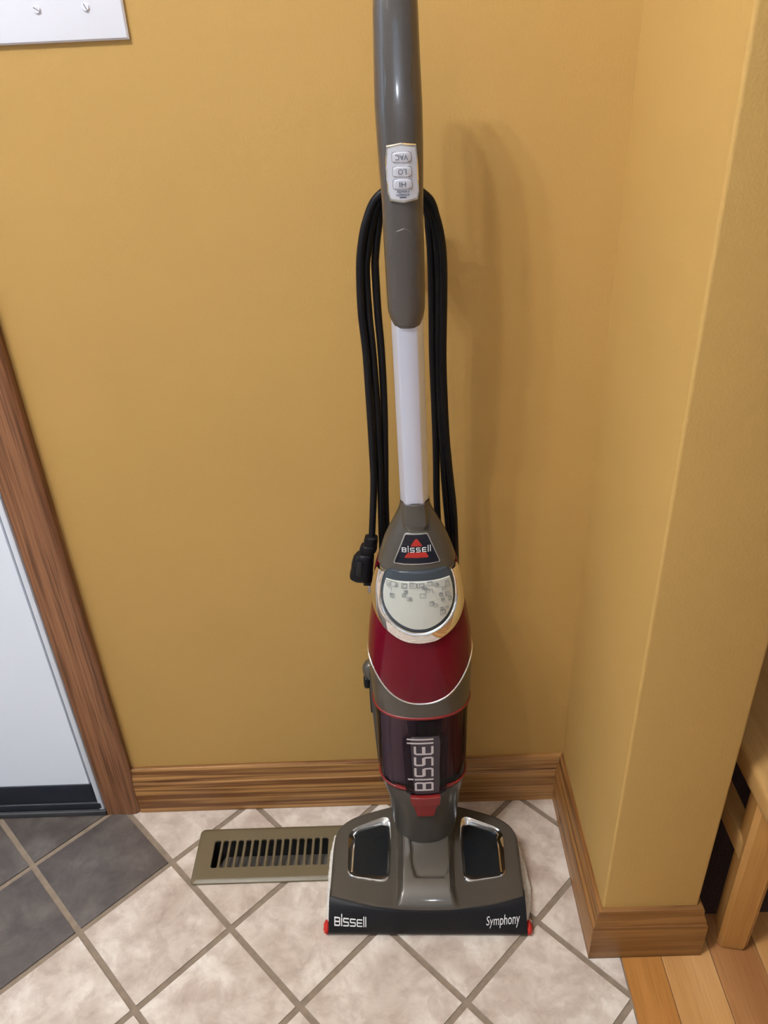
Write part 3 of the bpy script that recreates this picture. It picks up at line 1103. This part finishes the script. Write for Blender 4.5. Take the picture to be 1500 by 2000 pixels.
CXB = -0.0012
spine = [(-0.0125, .6375), (0.0125, .6375), (0.0128, .6145), (0.0118, .6070), (-0.0118, .6070), (-0.0128, .6145)]
V, F = [], []
for z, wd, o in ((.6380, .0118, .0006), (.6375, .0126, .0030), (.6260, .0130, .0042), (.6140, .0132, .0050), (.6135, .0130, .0050), (.6066, .0112, .0006)):
    for t in np.linspace(-1, 1, 9):
        V.append(S2(CXB + t * wd, z, o - (0.0022 if abs(t) == 1 else 0)))
for r in range(5):
    for k in range(8):
        F.append((9 * r + k, 9 * r + k + 1, 9 * r + 10 + k, 9 * r + 9 + k))
mesh('spine_facet', V, F, PEWTER, vac, 20)
bo = [(-0.0118, .6043), (0.0108, .6043), (0.0122, .6034), (0.0256, .5692), (0.0250, .5678), (-0.0262, .5678), (-0.0268, .5692), (-0.0132, .6034)]
bd = patch('badge_frame', [(a, z) for a, z in bo], CHROME, 0.0, 0.0016, rings=2, centre=(CXB, .586), nsub=5, fn=S2)
bi = [(CXB + (a - CXB) * 0.935, .586 + (z - .586) * 0.925) for a, z in bo]
bf_ = patch('badge_face', bi, BLACKG, 0.0012, 0.0008, rings=3, centre=(CXB, .586), nsub=5, fn=S2)
tri = [(-0.0014, .5980), (0.0004, .5980), (0.0012, .5972), (0.0056, .5902), (0.0050, .5896), (-0.0066, .5896), (-0.0070, .5902), (-0.0024, .5972)]
patch('badge_triangle', tri, REDT, 0.0019, 0.0005, rings=2, centre=(-.0006, .593), nsub=2, fn=S2)
barp = [(-0.0098, .5823), (0.0088, .5823), (0.0098, .5816), (0.0122, .5773), (0.0114, .5763), (-0.0134, .5763), (-0.0140, .5773), (-0.0108, .5816)]
patch('badge_bar', barp, REDT, 0.0019, 0.0005, rings=2, centre=(-.0006, .579), nsub=2, fn=S2)
logo('badge_lettering', lambda x, y, hh: S2(-0.0160 + x * 0.0302, .5834 + y * .0046, 0.0024 + hh), WTXT, vac, w=0.13, gap=0.5)

# --- silver tube
V, F = [], []
oct_ = [(-.0104, -.0150), (.0094, -.0150), (.0162, -.0040), (.0162, .0070), (.0110, .0150), (-.0110, .0150), (-.0162, .0070), (-.0162, -.0040)]
for z in (0.620, 0.87):
    cx = np.interp(z, [.635, .845], [.0217, .0180])
    for a, b in oct_:
        V.append(np.array([cx + a, Y0 + b, z]) - VO)
n = len(oct_)
for k in range(n):
    F.append((k, (k + 1) % n, n + (k + 1) % n, n + k))
tube = mesh('tube', V, F, SILVER, vac)
bm = bmesh.new()
bm.from_mesh(tube.data)
es = [e for e in bm.edges if len(e.link_faces) == 2]
bmesh.ops.bevel(bm, geom=es, offset=0.0012, segments=2, affect='EDGES', profile=0.5)
bm.to_mesh(tube.data)
bm.free()
for p in tube.data.polygons: p.use_smooth = True
tube.data.set_sharp_from_angle(angle=R(50))

# --- grip
GK = np.array([(.8420, .0182, .0128, .0165), (.8435, .0182, .0140, .0178), (.8500, .0180, .0166, .0190), (.8575, .0178, .0184, .0198), (.875, .0177, .0188, .0200), (.90, .0175, .0191, .0202),
               (.935, .0170, .0193, .0203), (.965, .0169, .0194, .0205), (.985, .0166, .0202, .0207), (1.01, .0162, .0208, .0210), (1.04, .0157, .0212, .0210), (1.08, .0154, .0200, .0205),
               (1.110, .0155, .0193, .020), (1.124, .0156, .0184, .019), (1.134, .0156, .0155, .017), (1.140, .0156, .0105, .012), (1.1425, .0156, .004, .004)])


def G(u, z, off=0.0):
    cx, hw, dp = [float(np.interp(z, GK[:, 0], GK[:, i])) for i in (1, 2, 3)]
    s, c = math.sin(R(u)), math.cos(R(u))
    e = 2 / 2.6
    bend = 0.55 * max(0.0, z - 1.0) ** 2          # the hand grip leans back towards the wall
    return np.array([cx + (hw + off) * math.copysign(abs(s) ** e, s), Y0 + bend - (dp + off) * math.copysign(abs(c) ** e, c), z]) - VO


zs = [.8420, .8435, .8465, .850, .854, .8575] + list(np.linspace(.866, 1.118, 30)) + [1.124, 1.129, 1.134, 1.1375, 1.140, 1.1425]
us = np.linspace(-180, 180, 56, endpoint=False)
V = [G(u, z) for z in zs for u in us]
n = len(us)
F = [(r * n + k, r * n + (k + 1) % n, (r + 1) * n + (k + 1) % n, (r + 1) * n + k) for r in range(len(zs) - 1) for k in range(n)]
F += [tuple(range(n)), tuple((len(zs) - 1) * n + k for k in range(n))]
mesh('grip', V, F, GRIPM, vac, 40)


def G2(a, z, off=0.0):
    hw = float(np.interp(z, GK[:, 0], GK[:, 2]))
    t = min(0.999, abs(a) / hw)
    return G(math.copysign(math.degrees(math.asin(t ** 1.3)), a), z, off)


# raised lower grip cover with a rounded top
gp = [(-.0088, .8450), (.0088, .8450), (.0122, .860), (.0128, .918), (.0110, .929), (.0070, .9365), (0, .939), (-.0070, .9365), (-.0110, .929), (-.0128, .918), (-.0122, .860)]
patch('grip_cover', gp, GRIPM, -0.001, 0.0017, rings=8, centre=(0, .89), nsub=5, fn=G2, bev=0.0008)
gu = [(-.0110, 1.003), (.0110, 1.003), (.0128, 1.03), (.0128, 1.07), (.0118, 1.115), (.0080, 1.128), (-.0080, 1.128), (-.0118, 1.115), (-.0128, 1.07), (-.0128, 1.03)]
patch('hand_grip_cover', gu, GRIPM, -0.001, 0.0017, rings=10, centre=(0, 1.06), nsub=5, fn=G2, bev=0.0008)
# control panel
PXc = 0.0002
cpo = [(-.0120, 1.0095), (.0000, 1.0115), (.0128, 1.0098), (.0140, .9960), (.0142, .9700), (.0126, .9632), (.0010, .9612), (-.0110, .9632), (-.0128, .9700), (-.0134, .9960)]
cpf = patch('panel_frame', cpo, CHROME, -0.0005, 0.0026, rings=3, centre=(PXc, .986), nsub=5, fn=G2, bev=0.0008)
cpi = [(PXc + (a - PXc) * 0.86, .9860 + (z - .986) * 0.90) for a, z in cpo]
patch('control_panel', cpi, PANELW, 0.0016, 0.0010, rings=4, centre=(PXc, .986), nsub=5, fn=G2, parent=cpf)


def button(zc, word, wd):
    o = [(PXc + a, zc + b) for a, b in rrect(-.0072, -.0039, .0072, .0039, .0018, 3)]
    bt = patch('button', o, PANELW, 0.0024, 0.0014, rings=2, centre=(PXc, zc), nsub=1, fn=G2, parent=vac, bev=0.0004)
    oo = [(PXc + a, zc + b) for a, b in rrect(-.0077, -.0044, .0077, .0044, .0021, 3)]
    patch('button_gap', oo, plain('panel_groove', (0.10, 0.11, 0.15), 0.4), 0.0022, 0.0005, rings=1, centre=(PXc, zc), nsub=1, fn=G2, parent=bt)
    # lettering reads from the user's side, so it is upside down from the front
    text('lettering', word, lambda x, y, hh: G2(PXc + wd / 2 - x * wd, zc + 0.0022 - y * 0.0044, 0.0039 + hh), DTXT, bt, bold=0.0)


button(1.0000, 'VAC', 0.0092)
button(0.9880, 'LO', 0.0060)
button(0.9775, 'HI', 0.0048)
text('panel_lettering', 'ready', lambda x, y, hh: G2(PXc + .0049 - x * .0098, .9722 - y * .0026, 0.0027 + hh), DTXT, vac, bold=0.01)
text('panel_lettering', 'steam', lambda x, y, hh: G2(PXc + .0051 - x * .0102, .9694 - y * .0026, 0.0027 + hh), DTXT, vac, bold=0.01)
patch('indicator_light', [(PXc + a, .9664 + b) for a, b in ((-.0026, -.0005), (.0026, -.0005), (.0026, .0005), (-.0026, .0005))], DTXT, 0.0024, 0.0006, rings=1, nsub=1, fn=G2)

# --- back duct behind the cup, lower cord hook and its black catch
V, F = [], []
for z, x0, x1, y1 in ((.118, .000, .055, .845), (.124, -.020, .066, .848), (.150, -.0375, .076, .850), (.20, -.0405, .080, .850), (.30, -.0440, .083, .850), (.33, -.0450, .084, .848), (.40, -.0420, .082, .842)):
    for x, y in ((x0, .806), (x0, y1 - .008), (x0 + .008, y1), (x1 - .008, y1), (x1, y1 - .008), (x1, .806)):
        V.append(np.array([x, y, z]) - VO)
for r in range(6):
    for k in range(6):
        F.append((6 * r + k, 6 * r + (k + 1) % 6, 6 * r + 6 + (k + 1) % 6, 6 * r + 6 + k))
F += [tuple(range(6)), tuple(range(41, 35, -1))]
mesh('back_duct', V, F, PEWTER, vac, 35)
bm = bmesh.new()
bmesh.ops.create_uvsphere(bm, u_segments=20, v_segments=12, radius=1)
for v in bm.verts:
    v.co = Vector((-.0440 + v.co.x * .0105, .822 + v.co.y * .012, .3520 + v.co.z * (.014 if v.co.z > 0 else .020))) - Vector(VO)
frombm('side_knob', bm, PEWTER, vac, 60)
bm = bmesh.new()
bm_box(bm, (-.0535, .812, .3230), (-.0440, .832, .3430), .004, 3)
bmesh.ops.translate(bm, verts=bm.verts, vec=-Vector(VO))
frombm('knob_catch', bm, BLACKB, vac, 40)
bm = bmesh.new()
bm_box(bm, (-.0470, .822, .268), (-.0430, .838, .318), .0018, 2)
bmesh.ops.translate(bm, verts=bm.verts, vec=-Vector(VO))
frombm('side_catch', bm, BLACKB, vac, 40)
# upper cord hook behind the grip
bm = bmesh.new()
bm_box(bm, (.006, .805, .930), (.028, .850, .948), .004, 2)
bm_box(bm, (.004, .843, .930), (.030, .853, .972), .004, 2)
bmesh.ops.translate(bm, verts=bm.verts, vec=-Vector(VO))
frombm('cord_hook', bm, GRIPM, vac, 40)

# --- foot: local frame at its front edge, turned two degrees
foot = empty('foot')
foot.parent = vac
foot.location = (0.021 - VO[0], 0.657 - VO[1], 0)
foot.rotation_euler = (0, 0, R(-2))


def y_front(x): return 0.0065 + 0.0212 * (np.abs(x) / 0.1368) ** 2.4


def y_back(x):
    return np.interp(np.abs(x), [0, .030, .054, .086, .10, .112, .120, .1270, .1320, .1355, .1376, .1385], [.1810, .1785, .1735, .1635, .1585, .1535, .1490, .1435, .1370, .1290, .1190, .1060])


WLo = [(-.1165, .1230), (-.1130, .1290), (-.1060, .1345), (-.0640, .1525), (-.0575, .1525), (-.0540, .1470), (-.0515, .1171), (-.0530, .0535), (-.0555, .0485), (-.0603, .0465), (-.1055, .0540), (-.1115, .0570), (-.1145, .0630)]
WLi = [(-.1075, .1238), (-.1050, .1285), (-.1000, .1318), (-.0645, .1440), (-.0600, .1435), (-.0580, .1390), (-.0552, .0665), (-.0570, .0615), (-.0610, .0600), (-.1010, .0632), (-.1045, .0650), (-.1058, .0690)]
WRo = [(-a, b) for a, b in WLo]
WRi = [(-a, b) for a, b in WLi]


def h_raw(x, y):
    plate = 0.0490 + 0.008 * np.clip(y / 0.18, 0, 1) - 0.004 * sstep(0.10, 0.14, np.abs(x))
    ridge = np.interp(y, [0.0, .0065, .015, .03, .06, .09, .11, .15, .185], [.049, .0510, .0575, .0640, .0730, .0805, .0840, .0800, .0600])
    ridge = np.mean([np.interp(y + d, [-.03, 0.0, .0065, .015, .03, .06, .09, .11, .15, .185], [.030, .0470, .0510, .0580, .0650, .0735, .0805, .0840, .0800, .0600]) for d in np.linspace(-.007, .007, 9)], axis=0)
    wd = np.interp(y, [0, .01, .03, .06, .11, .18], [.0430, .0415, .0375, .0365, .0375, .0440])
    k = 1 - sstep(-0.0050, 0.0050, np.abs(x) - wd)
    z = plate + (np.maximum(ridge, plate) - plate) * k
    # shallow thumb recess on top of the hump
    rec = [(-.0235, .112), (-.0200, .059), (-.0150, .0445), (-.010, .0425), (.022, .0425), (.0275, .0445), (.0330, .059), (.0360, .112)]
    z = z - 0.0034 * (1 - sstep(-0.0016, 0.0016, sdf(x, y, rec)))
    return z


def h_top(x, y):
    z = h_raw(x, y)
    d = np.minimum(sdf(x, y, WLo), sdf(x, y, WRo))
    return z - 0.0110 * (1 - sstep(-0.0085, 0.0, d))


xs = np.concatenate([np.linspace(-.1385, -.125, 10)[:-1], np.linspace(-.125, .125, 126), np.linspace(.125, .1385, 10)[1:]])
NYG = 90
V, F = [], []
X = np.repeat(xs[:, None], NYG + 1, 1)
T = np.linspace(0, 1, NYG + 1)[None, :]
YY = y_front(X) * (1 - T) + y_back(X) * T
ZZ = h_top(X, YY)
edge = np.minimum(np.minimum((YY - y_front(X)) * 10, y_back(X) - YY), .1385 - np.abs(X))
edge = np.clip(edge, 0, .006)
ZZ = ZZ - 0.0045 * (1 - np.sqrt(np.clip(1 - (1 - edge / .006) ** 2, 0, 1)))
nx = len(xs)
V = [(X[i, j], YY[i, j], ZZ[i, j]) for i in range(nx) for j in range(NYG + 1)]
idx = lambda i, j: i * (NYG + 1) + j
F = [(idx(i, j), idx(i + 1, j), idx(i + 1, j + 1), idx(i, j + 1)) for i in range(nx - 1) for j in range(NYG)]
loop = [idx(i, 0) for i in range(nx)] + [idx(nx - 1, j) for j in range(1, NYG + 1)] + [idx(i, NYG) for i in range(nx - 2, -1, -1)] + [idx(0, j) for j in range(NYG - 1, 0, -1)]
b0 = len(V)
for q in loop:
    V.append((V[q][0] * 1.004, V[q][1], 0.0175))
for k in range(len(loop)):
    k2 = (k + 1) % len(loop)
    F.append((loop[k], loop[k2], b0 + k2, b0 + k))
mesh('foot_shell', V, F, PEWTER, foot, 38)


def hz(x, y, f=h_raw): return float(f(np.array([[x]], float), np.array([[y]], float))[0, 0])


for wo, wi in ((WLo, WLi), (WRo, WRi)):
    # chrome bezel sloping inwards to a dark glass
    def dens(poly, n=72):
        q = np.array(poly + [poly[0]], float)
        s = np.concatenate([[0], np.cumsum(np.linalg.norm(np.diff(q, axis=0), axis=1))])
        t = np.linspace(0, s[-1], n, endpoint=False)
        r = np.stack([np.interp(t, s, q[:, 0]), np.interp(t, s, q[:, 1])], 1)
        for _ in range(2):
            r = 0.25 * np.roll(r, 1, 0) + 0.5 * r + 0.25 * np.roll(r, -1, 0)
        return r
    A2 = dens(wo)
    c = A2.mean(0)
    # inner loop sampled along the same directions
    B2 = dens(wi)
    angA = np.arctan2(*(A2 - c).T[::-1])
    angB = np.arctan2(*(B2 - c).T[::-1])
    o_ = np.argsort(angB)
    rad_in = np.interp(angA, np.concatenate([angB[o_] - 2 * np.pi, angB[o_], angB[o_] + 2 * np.pi]), np.tile(np.linalg.norm(B2 - c, axis=1)[o_], 3))
    Bn = c + np.stack([np.cos(angA), np.sin(angA)], 1) * rad_in[:, None]
    V, F = [], []
    m = len(A2)
    for t, dz in ((-0.04, -0.003), (-0.03, 0.0012), (0.06, 0.0022), (0.22, 0.0012), (1.0, -0.0060), (1.02, -0.0095)):
        P = A2 * (1 - t) + Bn * t
        V += [(p[0], p[1], hz(*(A2[k])) + dz) for k, p in enumerate(P)]
    for r in range(5):
        for k in range(m):
            F.append((r * m + k, r * m + (k + 1) % m, (r + 1) * m + (k + 1) % m, (r + 1) * m + k))
    fr = mesh('window_bezel', V, F, CHROME, foot, 40)
    V = [(p[0], p[1], hz(*A2[k]) - 0.0062) for k, p in enumerate(Bn)] + [(c[0], c[1], hz(c[0], c[1]) - 0.0050)]
    F = [(k, (k + 1) % m, m) for k in range(m)]
    mesh('window_glass', V, F, DWIN, foot, 60)

# bumper
def BP(x, t, off=0.0):
    """t = 0 at its top edge, 1 at the floor."""
    yf = float(y_front(np.array([x]))[0])
    y = np.interp(t, [0, .12, .5, .85, 1], [yf, yf * .80 - .0012, yf * 0.34 - .0030, -.0040, -.0030])
    z = np.interp(t, [0, .12, .5, .85, 1], [.0468, .0440, .0290, .0110, .0055])
    return np.array([x * (1.0 + 0.012 * t), y - off * 0.93, z + off * 0.36])


bxs = np.linspace(-.1380, .1380, 70)
ts = [0, .06, .12, .25, .4, .55, .7, .85, .93, 1]
V = [BP(x, t) for x in bxs for t in ts]
nt_ = len(ts)
F = [(i * nt_ + j, (i + 1) * nt_ + j, (i + 1) * nt_ + j + 1, i * nt_ + j + 1) for i in range(69) for j in range(nt_ - 1)]
for e in (0, 69):
    b0 = len(V)
    xx = bxs[e]
    for t in ts:
        p = BP(xx, t)
        V.append((p[0] * 1.001, .040, p[2]))
    for j in range(nt_ - 1):
        F.append((e * nt_ + j, e * nt_ + j + 1, b0 + j + 1, b0 + j))
mesh('bumper', V, F, BLACKB, foot, 40)
logo('bumper_lettering', lambda x, y, hh: BP(-.1290 + x * .0435, .66 - y * .195, 0.0004 + hh), WTXT, foot, w=0.17, gap=0.34)
text('bumper_lettering', 'Symphony', lambda x, y, hh: BP(.0815 + x * .0470, .605 - y * .285, 0.0005 + hh), WTXT, foot, shear=0.18)


# mop pad: fuzzy slab that peeps out on both sides
def pad():
    rs2 = random.Random(3)
    out = [(-.1385, .002), (.1385, .002), (.1440, .020), (.1500, .040), (.1525, .062), (.1500, .095), (.1455, .125), (.1400, .1500), (.110, .152), (-.110, .152), (-.1440, .1520), (-.1475, .120), (-.1475, .090), (-.1468, .060), (-.1455, .030), (-.1430, .010)]
    P = []
    for i in range(len(out)):
        a, b = np.array(out[i]), np.array(out[(i + 1) % len(out)])
        n = max(2, int(np.linalg.norm(b - a) / 0.0016))
        P += [a + (b - a) * t for t in np.linspace(0, 1, n, endpoint=False)]
    P = np.array(P)
    c = np.array([0, .08])
    V, F = [], []
    lev = [(-.006, .0004), (-.0012, .0010), (.0, .0050), (.0, .0100), (-.0010, .0140), (-.0035, .0170), (-.010, .0172)]
    m = len(P)
    for ins, z in lev:
        for p in P:
            d = (p - c) / np.linalg.norm(p - c)
            j = rs2.uniform(-.0009, .0009)
            q = p + d * (ins + j)
            V.append((q[0], q[1], max(0.0003, z + rs2.uniform(-.0008, .0008))))
    for r in range(len(lev) - 1):
        for k in range(m):
            F.append((r * m + k, r * m + (k + 1) % m, (r + 1) * m + (k + 1) % m, (r + 1) * m + k))
    F.append(tuple((len(lev) - 1) * m + k for k in range(m)))
    mesh('mop_pad', V, F, PADM, foot)


pad()
for s in (-1, 1):
    bm = bmesh.new()
    bmesh.ops.create_icosphere(bm, subdivisions=3, radius=1)
    rs3 = random.Random(9)
    for v in bm.verts:
        k = 1 + rs3.uniform(-.10, .10)
        v.co = Vector((s * .1425 + v.co.x * .0048 * k, .0055 + v.co.y * .0100 * k, .0085 + v.co.z * .0080 * k))
    frombm('pad_tab', bm, REDF, foot, 60)

# --- power cord: three turns round the hooks, black plug hanging at one side
YCD = 0.842


def strand(pts, y0, y1, r=0.0043):
    n = len(pts)
    P = [(p[0] - VO[0], np.interp(i / (n - 1), [0, .15, 1], [y0, y0 + .3 * (y1 - y0), y1]) - VO[1], p[1]) for i, p in enumerate(pts)]
    return [Vector(q) for q in spline(P, 7)]


CORDS = [([(-0.0315, 0.834, 0.557), (-0.0259, 0.838, 0.6276), (-0.0252, 0.838, 0.667), (-0.0255, 0.838, 0.7342), (-0.0263, 0.838, 0.7948), (-0.0288, 0.838, 0.8404), (-0.028, 0.838, 0.8835), (-0.025, 0.838, 0.9092), (-0.0185, 0.838, 0.934), (-0.0067, 0.838, 0.9553), (0.0175, 0.838, 0.9665), (0.0429, 0.839, 0.953), (0.0514, 0.839, 0.9333), (0.0564, 0.839, 0.9106), (0.0584, 0.839, 0.8848), (0.0583, 0.839, 0.8419), (0.0576, 0.839, 0.7908), (0.0587, 0.839, 0.7425), (0.0615, 0.839, 0.6847), (0.0664, 0.839, 0.63), (0.0709, 0.839, 0.5792), (0.0733, 0.839, 0.4939), (0.07, 0.842, 0.47), (0.045, 0.846, 0.425), (0.01, 0.85, 0.415), (-0.02, 0.85, 0.44)], 0, 0), ([(0.0, 0.851, 0.43), (-0.012, 0.85, 0.45), (-0.019, 0.843, 0.4953), (-0.0193, 0.843, 0.5506), (-0.018, 0.843, 0.6244), (-0.0175, 0.843, 0.6641), (-0.0175, 0.843, 0.7316), (-0.0192, 0.843, 0.7927), (-0.0214, 0.843, 0.8386), (-0.0218, 0.843, 0.882), (-0.0191, 0.843, 0.9027), (-0.0137, 0.843, 0.9278), (-0.0045, 0.843, 0.9495), (0.0175, 0.843, 0.961), (0.0425, 0.843, 0.9475), (0.0495, 0.843, 0.9251), (0.0529, 0.843, 0.8945), (0.0538, 0.843, 0.8627), (0.0534, 0.843, 0.7895), (0.0548, 0.843, 0.7284), (0.0576, 0.843, 0.6696), (0.0605, 0.843, 0.6138), (0.065, 0.843, 0.5544), (0.0697, 0.843, 0.4912), (0.068, 0.846, 0.47)], 0, 0), ([(0.01, 0.852, 0.44), (-0.008, 0.851, 0.46), (-0.0111, 0.848, 0.4913), (-0.0129, 0.848, 0.547), (-0.0128, 0.848, 0.5997), (-0.0109, 0.848, 0.6612), (-0.0093, 0.848, 0.7291), (-0.0097, 0.848, 0.7904), (-0.0116, 0.848, 0.8366), (-0.0123, 0.848, 0.8803), (-0.0116, 0.848, 0.896), (-0.0078, 0.848, 0.9215), (-0.0027, 0.848, 0.9412), (0.0175, 0.848, 0.955), (0.0406, 0.848, 0.9418), (0.0445, 0.848, 0.9193), (0.0463, 0.848, 0.8883), (0.0469, 0.848, 0.8396), (0.0469, 0.848, 0.788), (0.0487, 0.848, 0.7265), (0.05, 0.848, 0.6585), (0.0502, 0.848, 0.602), (0.053, 0.848, 0.5363), (0.0574, 0.848, 0.4882), (0.055, 0.85, 0.47), (0.03, 0.852, 0.44)], 0, 0)]
V, F = [], []
for path, ya, yb in CORDS:
    a, b = tube_geo(path and [Vector((p[0] - VO[0], p[1] - VO[1], p[2])) for p in spline(path, 8)], 0.0042, 10)
    k = len(V)
    V += a
    F += [tuple(i + k for i in f) for f in b]
cord = mesh('power_cord', V, F, CORD, vac, 60)
# plug
pg = empty('plug')
pg.parent = vac
pg.location = (-.0315 - VO[0], .834 - VO[1], .554)
pg.rotation_euler = (0, R(5), 0)
V, F = [], []
secs = [(.006, .0045, .0045, 0), (.004, .0080, .0070, -.001), (-.002, .0088, .0075, -.0015), (-.0075, .0082, .0070, -.002), (-.0085, .0100, .0078, -.003), (-.0125, .0108, .0082, -.004), (-.0165, .0105, .0080, -.005),
        (-.0175, .0092, .0074, -.0055), (-.0205, .0092, .0074, -.006), (-.0215, .0110, .0085, -.0075), (-.027, .0130, .0095, -.0095), (-.036, .0140, .0100, -.0105), (-.047, .0140, .0105, -.0110), (-.052, .0152, .0115, -.0112),
        (-.057, .0152, .0118, -.0112), (-.060, .0130, .0100, -.0100)]
for z, a, b, dx in secs:
    for k in range(20):
        t = 2 * math.pi * k / 20
        V.append((dx + a * math.copysign(abs(math.cos(t)) ** .7, math.cos(t)), b * math.copysign(abs(math.sin(t)) ** .7, math.sin(t)), z))
for r in range(len(secs) - 1):
    for k in range(20):
        F.append((20 * r + k, 20 * r + (k + 1) % 20, 20 * r + 20 + (k + 1) % 20, 20 * r + 20 + k))
F += [tuple(range(20)), tuple((len(secs) - 1) * 20 + k for k in range(20))]
mesh('plug_body', V, F, CORD, pg, 40)
box('grip_recess', (-.0185, -.0112, -.050), (-.0105, -.0080, -.028), plain('plug_recess', (0.004, 0.004, 0.006), 0.6), pg, .0015, 2)
box('plug_face', (-.0085, -.0085, -.066), (.0035, .0085, -.058), CORD, pg, .0015, 2)
for dx, dy in ((.0005, -.0055), (.0005, .0055)):
    box('prong', (dx - .0030, dy - .0008, -.078), (dx + .0030, dy + .0008, -.064), STEEL, pg, .0005, 1)
